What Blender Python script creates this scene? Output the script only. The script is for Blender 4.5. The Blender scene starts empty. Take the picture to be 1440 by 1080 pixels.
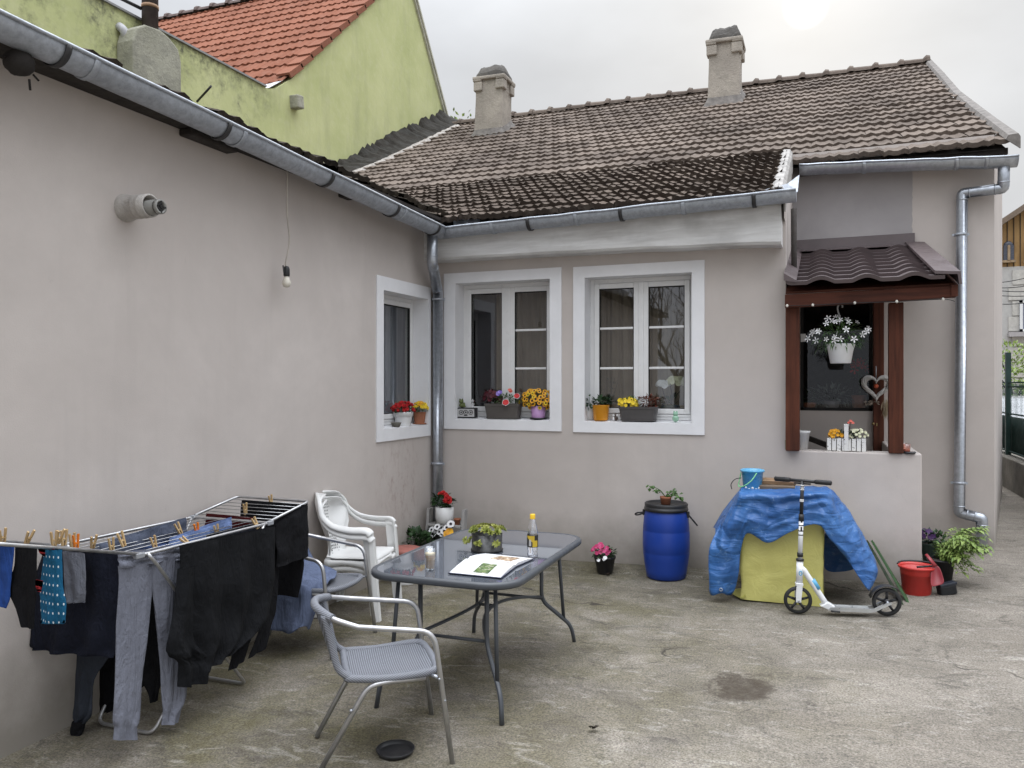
import bpy, bmesh, math, random
from mathutils import Vector as V, Matrix, noise
random.seed(7)
R = math.radians
COL = bpy.context.scene.collection
# ---------------------------------------------------------------- camera model (used to turn sightings into real places)
YAW, FPX, CAMZ = R(21.45), 1120.0, 1.7
FW = V((-math.sin(YAW), math.cos(YAW), 0)); RT = V((math.cos(YAW), math.sin(YAW), 0))
def ray(px, py): return FW + RT*((px-720)/FPX) + V((0, 0, -(py-540)/FPX))
CAM = V((0, 0, CAMZ))
def atY(px, py, Y): d = ray(px, py); return CAM + d*(Y/d.y)
def atX(px, py, X): d = ray(px, py); return CAM + d*(X/d.x)
def atZ(px, py, Z): d = ray(px, py); return CAM + d*((Z-CAMZ)/d.z)
def atD(px, py, D): return CAM + ray(px, py)*D
def gz(x, y):
    x = max(-6, min(6, x)); y = max(-4, min(13, y))
    return .024*(x+1.69) + .012*(y-7.27)
def onG(px, py):
    z = 0
    for i in range(8):
        p = atZ(px, py, z); z = gz(p.x, p.y)
    return p
# ---------------------------------------------------------------- mesh builder
def frame_of(d, up=V((0, 0, 1))):
    d = d.normalized()
    if abs(d.dot(up)) > .98: up = V((1, 0, 0))
    a = d.cross(up).normalized(); b = a.cross(d).normalized()
    return a, b
def fillet(pts, rad, seg=5):
    pts = [V(p) for p in pts]; out = [pts[0]]
    for i in range(1, len(pts)-1):
        p, a, b = pts[i], pts[i-1], pts[i+1]
        u, w = (a-p), (b-p); r = min(rad, u.length*.49, w.length*.49)
        s, e = p+u.normalized()*r, p+w.normalized()*r
        for k in range(seg+1):
            t = k/seg; out.append(s*(1-t)**2 + p*2*t*(1-t) + e*t*t)
    out.append(pts[-1]); return out
def catmull(pts, k=6, closed=False):
    pts = [V(p) for p in pts]; n = len(pts); out = []
    for i in range(n if closed else n-1):
        g = (lambda j: pts[j % n]) if closed else (lambda j: pts[max(0, min(n-1, j))])
        a, b, c, d = g(i-1), g(i), g(i+1), g(i+2)
        for s in range(k):
            t = s/k
            out.append(.5*((2*b) + (c-a)*t + (2*a-5*b+4*c-d)*t*t + (3*b-a-3*c+d)*t**3))
    if not closed: out.append(pts[-1])
    return out
class MB:
    def __init__(s): s.v, s.f, s.sm, s.t = [], [], [], []; s.tint = .5
    def add(s, vs, fs, smooth=False):
        o = len(s.v); s.v += [V(p) for p in vs]
        for f in fs: s.f.append([o+i for i in f]); s.sm.append(smooth); s.t.append(s.tint)
        return s
    def box(s, c, d, M=None):
        c = V(c); x, y, z = d[0]/2, d[1]/2, d[2]/2
        vs = [V((i*x, j*y, k*z)) for i in (-1, 1) for j in (-1, 1) for k in (-1, 1)]
        if M is not None: vs = [M @ p for p in vs]
        return s.add([c+p for p in vs], [(0, 1, 3, 2), (4, 6, 7, 5), (0, 4, 5, 1), (2, 3, 7, 6), (0, 2, 6, 4), (1, 5, 7, 3)])
    def bb(s, a, b):
        return s.box([(p+q)/2 for p, q in zip(a, b)], [abs(q-p) for p, q in zip(a, b)])
    def tube(s, pts, r, n=10, closed=False, caps=True, flat=1.0):
        pts = [V(p) for p in pts]; m = len(pts); rs = r if isinstance(r, (list, tuple)) else [r]*m
        tan = []
        for i in range(m):
            a = pts[(i-1) % m] if (closed or i) else pts[0]; b = pts[(i+1) % m] if (closed or i < m-1) else pts[-1]
            d = b-a; tan.append(d.normalized() if d.length > 1e-9 else V((0, 0, 1)))
        a, b = frame_of(tan[0]); vs = []
        for i in range(m):
            a = (a - tan[i]*a.dot(tan[i])).normalized(); b = tan[i].cross(a)
            for k in range(n):
                t = 2*math.pi*k/n; vs.append(pts[i] + (a*math.cos(t) + b*math.sin(t)*flat)*rs[i])
        fs = []
        for i in range(m if closed else m-1):
            for k in range(n):
                j = (i+1) % m; fs.append((i*n+k, i*n+(k+1) % n, j*n+(k+1) % n, j*n+k))
        s.add(vs, fs, True)
        if caps and not closed:
            o = len(s.v)-len(vs)
            s.f.append([o+k for k in range(n)][::-1]); s.f.append([o+(m-1)*n+k for k in range(n)]); s.sm += [False]*2; s.t += [s.tint]*2
        return s
    def lathe(s, prof, c=(0, 0, 0), n=24, M=None, wob=0, caps=False):
        c = V(c); vs = []; m = len(prof)
        for r, z in prof:
            for k in range(n):
                t = 2*math.pi*k/n; p = V((r*math.cos(t), r*math.sin(t), z))
                if M is not None: p = M @ p
                vs.append(c+p)
        fs = [(i*n+k, i*n+(k+1) % n, (i+1)*n+(k+1) % n, (i+1)*n+k) for i in range(m-1) for k in range(n)]
        s.add(vs, fs, True)
        if caps:
            o = len(s.v)-len(vs); s.f.append([o+k for k in range(n)][::-1]); s.f.append([o+(m-1)*n+k for k in range(n)]); s.sm += [False]*2; s.t += [s.tint]*2
        return s
    def prism(s, poly, d, smooth=False):
        poly = [V(p) for p in poly]; d = V(d); n = len(poly)
        s.add(poly+[p+d for p in poly], [list(range(n))[::-1], [n+i for i in range(n)]])
        o = len(s.v)-2*n
        for i in range(n): s.f.append([o+i, o+(i+1) % n, o+n+(i+1) % n, o+n+i]); s.sm.append(smooth); s.t.append(s.tint)
        return s
    def ball(s, c, r, n=14, m=8, nz=0, nf=3, seed=0):
        c = V(c); r = V((r, r, r)) if not isinstance(r, (tuple, list, V)) else V(r); vs = []
        for i in range(m+1):
            ph = math.pi*i/m
            for k in range(n):
                t = 2*math.pi*k/n; d = V((math.sin(ph)*math.cos(t), math.sin(ph)*math.sin(t), -math.cos(ph)))
                q = 1 + (nz*noise.noise(d*nf+V((seed, seed*2.1, 0))) if nz else 0)
                vs.append(c+V((d.x*r.x, d.y*r.y, d.z*r.z))*q)
        return s.add(vs, [(i*n+k, i*n+(k+1) % n, (i+1)*n+(k+1) % n, (i+1)*n+k) for i in range(m) for k in range(n)], True)
    def grid(s, P, smooth=True, cu=False):
        m, n = len(P), len(P[0]); vs = [p for row in P for p in row]
        return s.add(vs, [(i*n+k, i*n+(k+1) % n, (i+1)*n+(k+1) % n, (i+1)*n+k) for i in range(m-1) for k in range(n if cu else n-1)], smooth)
    def leaf(s, p, d, nrm, L, W, droop=.15, fold=.12):
        d = d.normalized(); a = d.cross(nrm)
        if a.length < 1e-4: a = d.cross(V((.3, .5, .8)))
        a.normalize(); nn = a.cross(d)
        m = p+d*L*.5; e = p+d*L-nn*L*droop
        return s.add([p, m+a*W/2+nn*W*fold, e, m-a*W/2+nn*W*fold, m], [(0, 4, 1), (1, 4, 2), (0, 3, 4), (3, 2, 4)])
    def build(s, name, m, parent=None, world=True, bevel=0, smooth_all=False, label=None, kind=None, solid=0, subd=0):
        me = bpy.data.meshes.new(name); o = bpy.data.objects.new(name, me)
        off = V((0, 0, 0))
        if parent is not None:
            o.parent = parent; r = parent
            while r.parent: r = r.parent
            if world: off = r.location.copy()
        me.from_pydata([p-off for p in s.v], [], s.f)
        me.polygons.foreach_set('use_smooth', [True]*len(s.f) if smooth_all else s.sm)
        at = me.attributes.new('tint', 'FLOAT', 'FACE'); at.data.foreach_set('value', s.t)
        bm = bmesh.new(); bm.from_mesh(me); bmesh.ops.recalc_face_normals(bm, faces=bm.faces); bm.to_mesh(me); bm.free()
        me.materials.append(m); COL.objects.link(o)
        if label: o['label'] = label
        if kind: o['kind'] = kind
        if solid:
            md = o.modifiers.new('th', 'SOLIDIFY'); md.thickness = solid; md.offset = 0
        if subd:
            md = o.modifiers.new('sub', 'SUBSURF'); md.levels = md.render_levels = subd
        if bevel:
            md = o.modifiers.new('bev', 'BEVEL'); md.width = bevel; md.segments = 2; md.limit_method = 'ANGLE'; md.angle_limit = R(35)
        return o
def tag(o, label, cat, group=None, kind=None):
    o['label'] = label; o['category'] = cat
    if group: o['group'] = group
    if kind: o['kind'] = kind
    return o
def thing(name, label, cat, loc=(0, 0, 0), rz=0, group=None):
    o = bpy.data.objects.new(name, None); o.empty_display_size = .1; COL.objects.link(o)
    o.location = loc; o.rotation_euler = (0, 0, rz); return tag(o, label, cat, group)
def copy_thing(src, loc, rz, label, group=None):
    def cp(o, par):
        c = o.copy(); COL.objects.link(c)
        if par is not None: c.parent = par
        for ch in list(o.children): cp(ch, c)
        return c
    c = cp(src, None); c.location = loc; c.rotation_euler = (0, 0, rz); c['label'] = label
    if group: c['group'] = group
    return c
def rnd(a, b): return random.uniform(a, b)
def fbm(p, o=3):
    s = 0; a = 1
    for i in range(o): s += a*noise.noise(p); p = p*2.03; a *= .5
    return s
# ---------------------------------------------------------------- materials
class NT:
    def __init__(s, name):
        s.m = bpy.data.materials.new(name); s.m.use_nodes = True; s.t = s.m.node_tree; s.n = s.t.nodes
        s.b = s.n['Principled BSDF']; s.out = s.n['Material Output']; s._c = None
    def co(s, k='Object'):
        if not s._c: s._c = s.n.new('ShaderNodeTexCoord')
        return s._c.outputs[k]
    def new(s, typ, ins={}, **kw):
        x = s.n.new(typ)
        for k, v in kw.items(): setattr(x, k, v)
        for k, v in ins.items(): s.put(x.inputs[k], v)
        return x
    def put(s, sock, v):
        if hasattr(v, 'is_output'): s.t.links.new(v, sock)
        else: sock.default_value = v
    def noise(s, scale, detail=4, rough=.55, vec=None, dist=0, out='Fac'):
        return s.new('ShaderNodeTexNoise', {'Vector': vec if vec is not None else s.co(), 'Scale': scale, 'Detail': detail, 'Roughness': rough, 'Distortion': dist}).outputs[out]
    def ramp(s, fac, lo, hi, a=0.0, b=1.0):
        return s.new('ShaderNodeMapRange', {'Value': fac, 'From Min': lo, 'From Max': hi, 'To Min': a, 'To Max': b}, clamp=True).outputs[0]
    def math(s, op, a, b=0.0): return s.new('ShaderNodeMath', {0: a, 1: b}, operation=op).outputs[0]
    def mix(s, f, a, b, mode='MIX'):
        x = s.n.new('ShaderNodeMix'); x.data_type = 'RGBA'; x.blend_type = mode
        s.put(x.inputs[0], f); s.put(x.inputs[6], c4(a)); s.put(x.inputs[7], c4(b)); return x.outputs[2]
    def scalevec(s, sc, k='Object'):
        return s.new('ShaderNodeMapping', {'Vector': s.co(k), 'Scale': sc}).outputs[0]
    def sep(s, k='Object'): return s.new('ShaderNodeSeparateXYZ', {0: s.co(k)}).outputs
    def bump(s, h, st=.3, d=.01, nrm=None):
        b = s.new('ShaderNodeBump', {'Height': h, 'Strength': st, 'Distance': d})
        if nrm is not None: s.put(b.inputs['Normal'], nrm)
        s.put(s.b.inputs['Normal'], b.outputs[0]); return b.outputs[0]
    def set(s, **kw):
        al = {'color': 'Base Color', 'rough': 'Roughness', 'metal': 'Metallic', 'spec': 'Specular IOR Level', 'coat': 'Coat Weight', 'trans': 'Transmission Weight', 'ior': 'IOR', 'sss': 'Subsurface Weight', 'alpha': 'Alpha'}
        for k, v in kw.items(): s.put(s.b.inputs[al[k]], c4(v) if k == 'color' else v)
        return s
def c4(c): return (c[0], c[1], c[2], 1.0) if isinstance(c, tuple) and len(c) == 3 else c
def srgb(r, g, b):
    f = lambda u: ((u/255+.055)/1.055)**2.4 if u > 10 else u/255/12.92
    return (f(r), f(g), f(b))
def plain(name, c, rough=.5, metal=0, var=.25, vs=8, bump=0, bs=60, spec=.5, coat=0, c2=None, tint=0):
    n = NT(name); d = tuple(x*(1-var) for x in c) if c2 is None else c2
    col = n.mix(n.ramp(n.noise(vs, 5, .6), .32, .68), d, c)
    if tint:
        a = n.new('ShaderNodeAttribute', attribute_name='tint').outputs['Fac']
        hs = n.new('ShaderNodeHueSaturation', {'Color': col, 'Value': n.ramp(a, 0, 1, 1-tint, 1+tint)}); col = hs.outputs[0]
    n.set(color=col, rough=n.ramp(n.noise(vs*2.3, 4), .3, .7, max(0, rough-.1), min(1, rough+.12)), metal=metal, spec=spec, coat=coat)
    if bump: n.bump(n.noise(bs, 5, .6), bump, .004)
    return n.m
SKY_LOW, SKY_HIGH, EXPO = 5.25, 84.0, 0.38
# ---------------------------------------------------------------- setting materials
def wall_mat(name, base, dark, dirt=True, rust=False):
    n = NT(name)
    big = n.ramp(n.noise(.8, 6, .62, dist=.4), .3, .72)
    col = n.mix(big, dark, base)
    sm = n.ramp(n.noise(5, 5, .6), .35, .7)
    col = n.mix(n.math('MULTIPLY', sm, .45), col, tuple(x*.82 for x in base))
    # thin run marks drawn out vertically, and scuffs
    st = n.ramp(n.noise(1, 5, .6, vec=n.scalevec((5, 5, .35))), .56, .76)
    col = n.mix(n.math('MULTIPLY', st, .26), col, tuple(x*.7 for x in base))
    sc = n.ramp(n.noise(9, 6, .7, vec=n.scalevec((1, 1, .6)), dist=1.0), .66, .76)
    col = n.mix(n.math('MULTIPLY', sc, .45), col, tuple(x*.62 for x in base))
    if dirt:
        z = n.sep()[2]
        w = n.math('ADD', z, n.ramp(n.noise(3, 5, .65), .2, .8, -.16, .16))
        col = n.mix(n.ramp(w, .0, .5, .75, 0), col, (.19, .172, .14))
    if rust:                                                       # reddish scrape marks on the plaster under the side window
        d = n.new('ShaderNodeVectorMath', {0: n.co(), 1: (0, -.72, .78)}, operation='SUBTRACT').outputs[0]
        d = n.new('ShaderNodeVectorMath', {0: d, 1: (6, 1.9, 1.7)}, operation='MULTIPLY').outputs[0]
        f = n.ramp(n.new('ShaderNodeVectorMath', {0: d}, operation='LENGTH').outputs['Value'], .25, 1.0, 1, 0)
        f = n.math('MULTIPLY', f, n.ramp(n.noise(9, 6, .75, vec=n.scalevec((1, 1.6, .8))), .5, .66, 0, .5)); col = n.mix(f, col, (.24, .14, .12))
    n.set(color=col, rough=.88, spec=.25)
    b = n.bump(n.noise(2.2, 3), .2, .03)
    n.bump(n.noise(130, 4, .65), .35, .003, b)
    return n.m
M = {}
M['wall'] = wall_mat('beige_plaster', (.56, .512, .482), (.46, .415, .388), True, True)
M['patch'] = wall_mat('bare_cement', (.43, .405, .405), (.28, .266, .27), False)
M['white_wall'] = plain('white_masonry_paint', (.78, .78, .8), .7, var=.1, vs=3, bump=.25, bs=90)
M['frame'] = plain('white_window_plastic', (.74, .74, .74), .35, var=.06)
M['muntin'] = M['frame']
def zinc(name, c, r, mt=.75):
    n = NT(name); a = n.ramp(n.noise(26, 5, .7), .35, .65); b = n.ramp(n.noise(2.5, 4, .6), .35, .7)
    col = n.mix(a, tuple(x*.72 for x in c), c); col = n.mix(n.math('MULTIPLY', b, .35), col, tuple(x*.6 for x in c))
    n.set(color=col, metal=mt, rough=n.ramp(a, 0, 1, r+.12, r)); n.bump(n.noise(9, 3), .12, .01); return n.m
M['zinc'] = zinc('weathered_zinc', (.46, .49, .54), .5, .55)
M['zinc2'] = zinc('newer_zinc', (.5, .53, .58), .3, .85)
M['band'] = plain('dark_iron_strap', (.035, .034, .036), .6)
M['dark'] = plain('dark_interior', (.015, .014, .014), .9)
M['dark_wood'] = plain('old_dark_timber', (.035, .028, .024), .85, var=.5, vs=12, bump=.4, bs=40)
def tile_mat(name, a, b, lich, moss, dk):
    n = NT(name)
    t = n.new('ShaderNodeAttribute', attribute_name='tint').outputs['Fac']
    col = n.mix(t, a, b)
    col = n.mix(n.ramp(n.noise(7, 6, .7), .5, .72, 0, .75), col, lich)
    col = n.mix(n.ramp(n.noise(1.1, 5, .65), .52, .72, 0, dk), col, moss)
    col = n.mix(n.ramp(n.noise(38, 4, .7), .5, .7, 0, .45), col, tuple(x*.5 for x in a))
    n.set(color=col, rough=.92, spec=.1); n.bump(n.noise(70, 5, .7), .5, .006); return n.m
M['tile'] = tile_mat('weathered_brown_tile', (.092, .073, .062), (.2, .162, .136), (.235, .2, .17), (.08, .063, .052), .45)
M['tile_dark'] = tile_mat('mossy_dark_tile', (.042, .032, .026), (.145, .114, .094), (.19, .158, .132), (.035, .027, .021), .5)
M['tile_black'] = tile_mat('black_mossy_tile', (.014, .011, .009), (.075, .06, .045), (.11, .09, .065), (.02, .018, .01), .6)
M['tile_red'] = tile_mat('red_clay_tile', (.22, .088, .055), (.29, .122, .078), (.28, .14, .1), (.17, .075, .052), .45)
M['mortar'] = plain('old_mortar', (.22, .2, .185), .95, var=.5, vs=11, bump=.8, bs=35)
def render_mat(name, base, dark, soot=0):
    n = NT(name); col = n.mix(n.ramp(n.noise(3, 6, .65), .3, .7), dark, base)
    col = n.mix(n.ramp(n.noise(14, 6, .7), .55, .75, 0, .6), col, tuple(x*.55 for x in base))
    if soot: col = n.mix(n.ramp(n.noise(6, 6, .7), .45, .6, 0, soot), col, (.05, .05, .048))
    n.set(color=col, rough=.92, spec=.2); n.bump(n.noise(30, 6, .65), .6, .02); return n.m
M['chimney'] = render_mat('chimney_render', (.5, .45, .385), (.3, .268, .235), .3)
M['chimcap'] = render_mat('chimney_cap_stone', (.2, .185, .17), (.07, .065, .06), .7)
M['flash'] = render_mat('black_mossy_flashing', (.05, .044, .038), (.014, .012, .01), .6)
def green_mat():
    n = NT('green_plaster'); col = n.mix(n.ramp(n.noise(.9, 6, .65), .32, .7), (.45, .48, .225), (.57, .585, .31))
    col = n.mix(n.ramp(n.noise(7, 5, .6), .5, .75, 0, .35), col, (.58, .58, .38)); col = n.mix(n.ramp(n.noise(1, 6, .7, vec=n.scalevec((1, 2.2, .45))), .5, .72, 0, .4), col, (.3, .31, .19))
    z = n.sep()[2]; y = n.sep()[1]
    # grey weather stains along the coping of the low wall
    top = n.ramp(n.math('ADD', z, n.ramp(n.noise(1.6, 6, .7), .3, .7, -.9, .5)), 5.3, 6.0, 0, .95)
    low = n.ramp(y, -.1, .9, 1, 0)
    col = n.mix(n.math('MULTIPLY', n.math('MULTIPLY', top, low), n.ramp(n.noise(11, 6, .7), .36, .62)), col, (.1, .1, .075))
    col = n.mix(n.math('MULTIPLY', n.ramp(n.noise(2.4, 6, .7, dist=1.5), .6, .72, 0, .55), low), col, (.13, .13, .1))
    n.set(color=col, rough=.92, spec=.2); b = n.bump(n.noise(1.5, 4), .3, .05); n.bump(n.noise(24, 5, .65), .2, .006, b); return n.m
M['green'] = green_mat()
M['pier'] = render_mat('grey_pier_render', (.46, .45, .37), (.27, .265, .21), .35)
def wood_mat(name, a, b, sc=(1, 1, .06), rough=.6, f=30, spec=.5):
    n = NT(name); g = n.noise(f, 5, .6, vec=n.scalevec(sc), dist=.4)
    col = n.mix(n.ramp(g, .3, .7), a, b); col = n.mix(n.ramp(n.noise(2.5, 4), .5, .75, 0, .5), col, tuple(x*.55 for x in a))
    n.set(color=col, rough=rough, spec=spec); n.bump(g, .25, .004); return n.m
M['redwood'] = wood_mat('red_brown_stained_timber', (.045, .014, .008), (.11, .034, .018), rough=.6, spec=.2)
M['redwood_h'] = wood_mat('red_brown_stained_beam', (.05, .016, .01), (.105, .033, .019), (.06, 1, 1), .6, spec=.2)
M['whitebeam'] = wood_mat('whitewashed_timber', (.52, .51, .5), (.74, .74, .74), (.1, 1, 1), .8, 18)
M['rawwood'] = wood_mat('bare_wood', (.2, .13, .075), (.42, .31, .19), (.3, .3, .3), .75)
M['metalroof'] = plain('brown_coated_steel', (.1, .075, .077), .4, var=.25, vs=4, spec=.45)
M['curtain'] = plain('beige_curtain', (.36, .3, .23), .9, var=.2, vs=3)
M['curtain2'] = plain('grey_blue_curtain', (.33, .34, .38), .9, var=.2, vs=3)
def glass_mat(name, tintc=(.75, .77, .76), refl=1.0):
    n = NT(name); n.n.remove(n.b)
    tr = n.new('ShaderNodeBsdfTransparent', {'Color': c4(tintc)}); gl = n.new('ShaderNodeBsdfGlossy', {'Roughness': .01, 'Color': (.95, .96, 1, 1)})
    bp = n.new('ShaderNodeBump', {'Height': n.noise(1.7, 2), 'Strength': .03, 'Distance': .02}); n.put(gl.inputs['Normal'], bp.outputs[0])
    lw = n.new('ShaderNodeLayerWeight', {'Blend': .5}); f = n.math('ADD', n.math('MULTIPLY', n.math('POWER', lw.outputs['Facing'], 4.0), .9*refl), .11*refl)
    mx = n.new('ShaderNodeMixShader', {0: f, 1: tr.outputs[0], 2: gl.outputs[0]}); n.put(n.out.inputs[0], mx.outputs[0]); return n.m
M['glass'] = glass_mat('window_glass')
M['dark_glass'] = glass_mat('dark_window_glass', (.75, .77, .78), .3)
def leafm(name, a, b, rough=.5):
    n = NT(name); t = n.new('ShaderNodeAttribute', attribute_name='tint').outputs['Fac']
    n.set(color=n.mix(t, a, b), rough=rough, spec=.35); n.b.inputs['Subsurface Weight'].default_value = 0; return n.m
M['leaf_dark'] = leafm('dark_green_leaf', (.012, .03, .012), (.04, .09, .028))
M['leaf'] = leafm('green_leaf', (.03, .07, .018), (.09, .17, .045))
M['leaf_light'] = leafm('light_green_leaf', (.09, .16, .03), (.26, .34, .09))
M['leaf_yellow'] = leafm('yellow_green_succulent', (.14, .18, .03), (.36, .36, .09))
M['leaf_maroon'] = leafm('maroon_leaf', (.02, .006, .008), (.06, .012, .014))
M['leaf_grey'] = leafm('grey_green_leaf', (.07, .09, .08), (.2, .23, .21))
def concrete():
    n = NT('worn_concrete'); p = n.co('Object')
    big = n.ramp(n.noise(.55, 6, .62, dist=.6), .32, .7)
    col = n.mix(big, (.15, .13, .103), (.31, .282, .245))
    mid = n.ramp(n.noise(1.7, 8, .75, dist=.8), .4, .62)
    col = n.mix(mid, n.mix(.62, col, (.09, .08, .064)), col)
    sx, sy, sz = n.sep()
    # pale worn skin towards the gate side, algae towards the long wall and the corner
    right = n.ramp(n.math('ADD', sx, n.ramp(n.noise(.7, 5, .6), .2, .8, -1.3, 1.3)), -1.2, 1.6, 0, 1)
    col = n.mix(n.math('MULTIPLY', right, .38), col, (.25, .221, .194))
    al = n.math('MULTIPLY', n.ramp(n.math('ADD', sx, n.ramp(n.noise(1.2, 5, .65), .2, .8, -1.2, 1.2)), -2.2, .6, 1, 0), n.ramp(n.noise(1.9, 7, .72), .38, .6))
    col = n.mix(n.math('MULTIPLY', al, .66), col, (.1, .088, .037))
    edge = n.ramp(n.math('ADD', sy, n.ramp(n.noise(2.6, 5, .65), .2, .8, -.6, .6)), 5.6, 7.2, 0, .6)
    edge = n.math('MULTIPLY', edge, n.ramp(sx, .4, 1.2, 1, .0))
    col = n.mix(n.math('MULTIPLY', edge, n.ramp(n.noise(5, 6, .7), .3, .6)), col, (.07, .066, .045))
    # trowel drag marks
    dr = n.ramp(n.noise(6, 5, .65, vec=n.new('ShaderNodeMapping', {'Vector': p, 'Rotation': (0, 0, .5), 'Scale': (.7, 1.8, 1)}).outputs[0], dist=1.4), .56, .68)
    col = n.mix(n.math('MULTIPLY', dr, .3), col, (.45, .43, .395))
    dk = n.ramp(n.noise(3.6, 10, .82, vec=n.new('ShaderNodeMapping', {'Vector': p, 'Rotation': (0, 0, -.3), 'Scale': (.6, 1.2, 1)}).outputs[0], dist=1.4), .53, .62)
    col = n.mix(n.math('MULTIPLY', dk, .6), col, (.06, .054, .046))
    # exposed sand and grit
    g = n.noise(95, 3, .7); gf = n.ramp(g, .34, .66, .55, 1.45); col = n.new('ShaderNodeVectorMath', {0: col, 'Scale': gf}, operation='SCALE').outputs[0]; g2 = n.noise(130, 3, .7, vec=n.scalevec((1.07, .93, 1)))
    col = n.mix(n.ramp(g2, .56, .66, 0, .6), col, (.06, .052, .043))
    # the damp patch
    d = n.new('ShaderNodeVectorMath', {0: p, 1: (PATCH.x, PATCH.y, 0)}, operation='SUBTRACT').outputs[0]
    d = n.new('ShaderNodeVectorMath', {0: d, 1: (1.2, .88, 0)}, operation='MULTIPLY').outputs[0]
    ln = n.new('ShaderNodeVectorMath', {0: d}, operation='LENGTH').outputs['Value']
    ln = n.math('ADD', ln, n.ramp(n.noise(6, 8, .8), .25, .75, -.14, .14))
    wet = n.ramp(ln, .17, .225, 1, 0)
    col = n.mix(n.math('MULTIPLY', n.math('MULTIPLY', wet, n.ramp(n.noise(13, 6, .75), .3, .6, .45, 1)), .92), col, (.042, .03, .02))
    # hairline cracks
    vo = n.new('ShaderNodeTexVoronoi', {'Vector': n.new('ShaderNodeVectorMath', {0: p, 1: n.new('ShaderNodeTexNoise', {'Vector': p, 'Scale': 1.6, 'Detail': 5}).outputs['Color']}, operation='ADD').outputs[0], 'Scale': .55}, feature='DISTANCE_TO_EDGE').outputs['Distance']
    cr = n.ramp(vo, .002, .009, 1, 0)
    col = n.mix(n.math('MULTIPLY', cr, n.ramp(n.noise(1.1, 3), .5, .6, 0, .9)), col, (.035, .03, .026))
    n.set(color=col, rough=n.ramp(wet, 0, 1, .9, .6), spec=.3)
    b = n.bump(n.noise(5, 6, .65), .5, .02); h = n.math('ADD', n.math('MULTIPLY', g, .6), n.math('MULTIPLY', n.noise(28, 6, .7), 1.0)); n.bump(h, .75, .008, b)
    return n.m
PATCH = onG(1043, 966)
M['concrete'] = concrete()
# ---------------------------------------------------------------- ground
def ground():
    b = MB(); xs = [-60, -20, -8] + [-6+.25*i for i in range(49)] + [8, 20, 60]; ys = [-60, -20, -8] + [-4+.25*i for i in range(69)] + [16, 22, 40, 90]
    b.grid([[V((x, y, gz(x, y) + (.012*noise.noise(V((x*.7, y*.7, 0))) if abs(x) < 6.5 and -4 < y < 13.5 else 0))) for x in xs] for y in ys])
    o = b.build('ground', M['concrete']); o['kind'] = 'structure'; o['label'] = 'worn grey concrete yard with moss and damp stains'
    b = MB(); P = []
    for i in range(41):
        x = -3.69+3.3*i/40; z = gz(x, 7.1)
        P.append([V((x, 7.0+.015*noise.noise(V((x*2, 0, 3))), z-.02)), V((x, 7.008+.015*noise.noise(V((x*2, 0, 3))), z+.02)), V((x, 7.03, z+.026)), V((x, 7.29, z+.034))])
    b.grid(P); o = b.build('kerb_strip', M['concrete']); o['kind'] = 'structure'; o['label'] = 'low concrete strip along the foot of the house wall'
ground()
# ---------------------------------------------------------------- the house
WX, WY, FY, RX = -3.70, 7.27, 8.83, 1.517      # long wall, window wall, porch back wall, right corner
house = thing('house', 'beige plastered single storey house with tiled roofs, two chimneys and white framed windows', 'house', (WX, WY, 0))
def sheet(b, s0, s1, z0, z1, holes, f, step=.5):
    ss = {s0, s1}; zs = {z0, z1}
    for a0, a1, c0, c1 in holes: ss |= {a0, a1}; zs |= {c0, c1}
    ss = sorted(ss); zs = sorted(zs)
    for i in range(len(ss)-1):
        for j in range(len(zs)-1):
            m, k = (ss[i]+ss[i+1])/2, (zs[j]+zs[j+1])/2
            if any(a0 < m < a1 and c0 < k < c1 for a0, a1, c0, c1 in holes): continue
            b.add([f(ss[i], zs[j]), f(ss[i+1], zs[j]), f(ss[i+1], zs[j+1]), f(ss[i], zs[j+1])], [(0, 1, 2, 3)])
fA = lambda s, z, d=0: V((WX-d, s, z)); fB = lambda s, z, d=0: V((s, WY+d, z)); fP = lambda s, z, d=0: V((s, FY+d, z))
HA = (6.2345, 7.10, 1.293, 2.545); HB = (-3.464, -2.462, 1.348, 2.712); HC = (-2.114, -1.115, 1.345, 2.705); HP = (-.24, .45, 1.425, 2.62)
b = MB(); sheet(b, -4, WY, -.6, 3.32, [HA], fA); b.build('wall', M['wall'], house)
b = MB(); sheet(b, WX, -.315, -.4, 3.3, [HB, HC], fB); b.build('wall', M['wall'], house)
b = MB(); b.add([V((-.315, WY, 1.1)), V((-.315, FY, 1.1)), V((-.315, FY, 3.9)), V((-.315, WY, 3.3))], [(0, 1, 2, 3)]); b.build('wall', M['wall'], house)
b = MB(); sheet(b, -3.6, RX, -.4, 4.1, [HP], fP)
b.add([V((RX, FY, -.4)), V((2.33, 13.0, -.4)), V((2.33, 13.0, 4.75)), V((RX, FY, 4.1))], [(0, 1, 2, 3)])
b.add([V((2.33, 13.0, -.4)), V((-7, 13.0, -.4)), V((-7, 13.0, 4.75)), V((2.33, 13.0, 4.75))], [(0, 1, 2, 3)]); b.build('wall', M['wall'], house)
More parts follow.
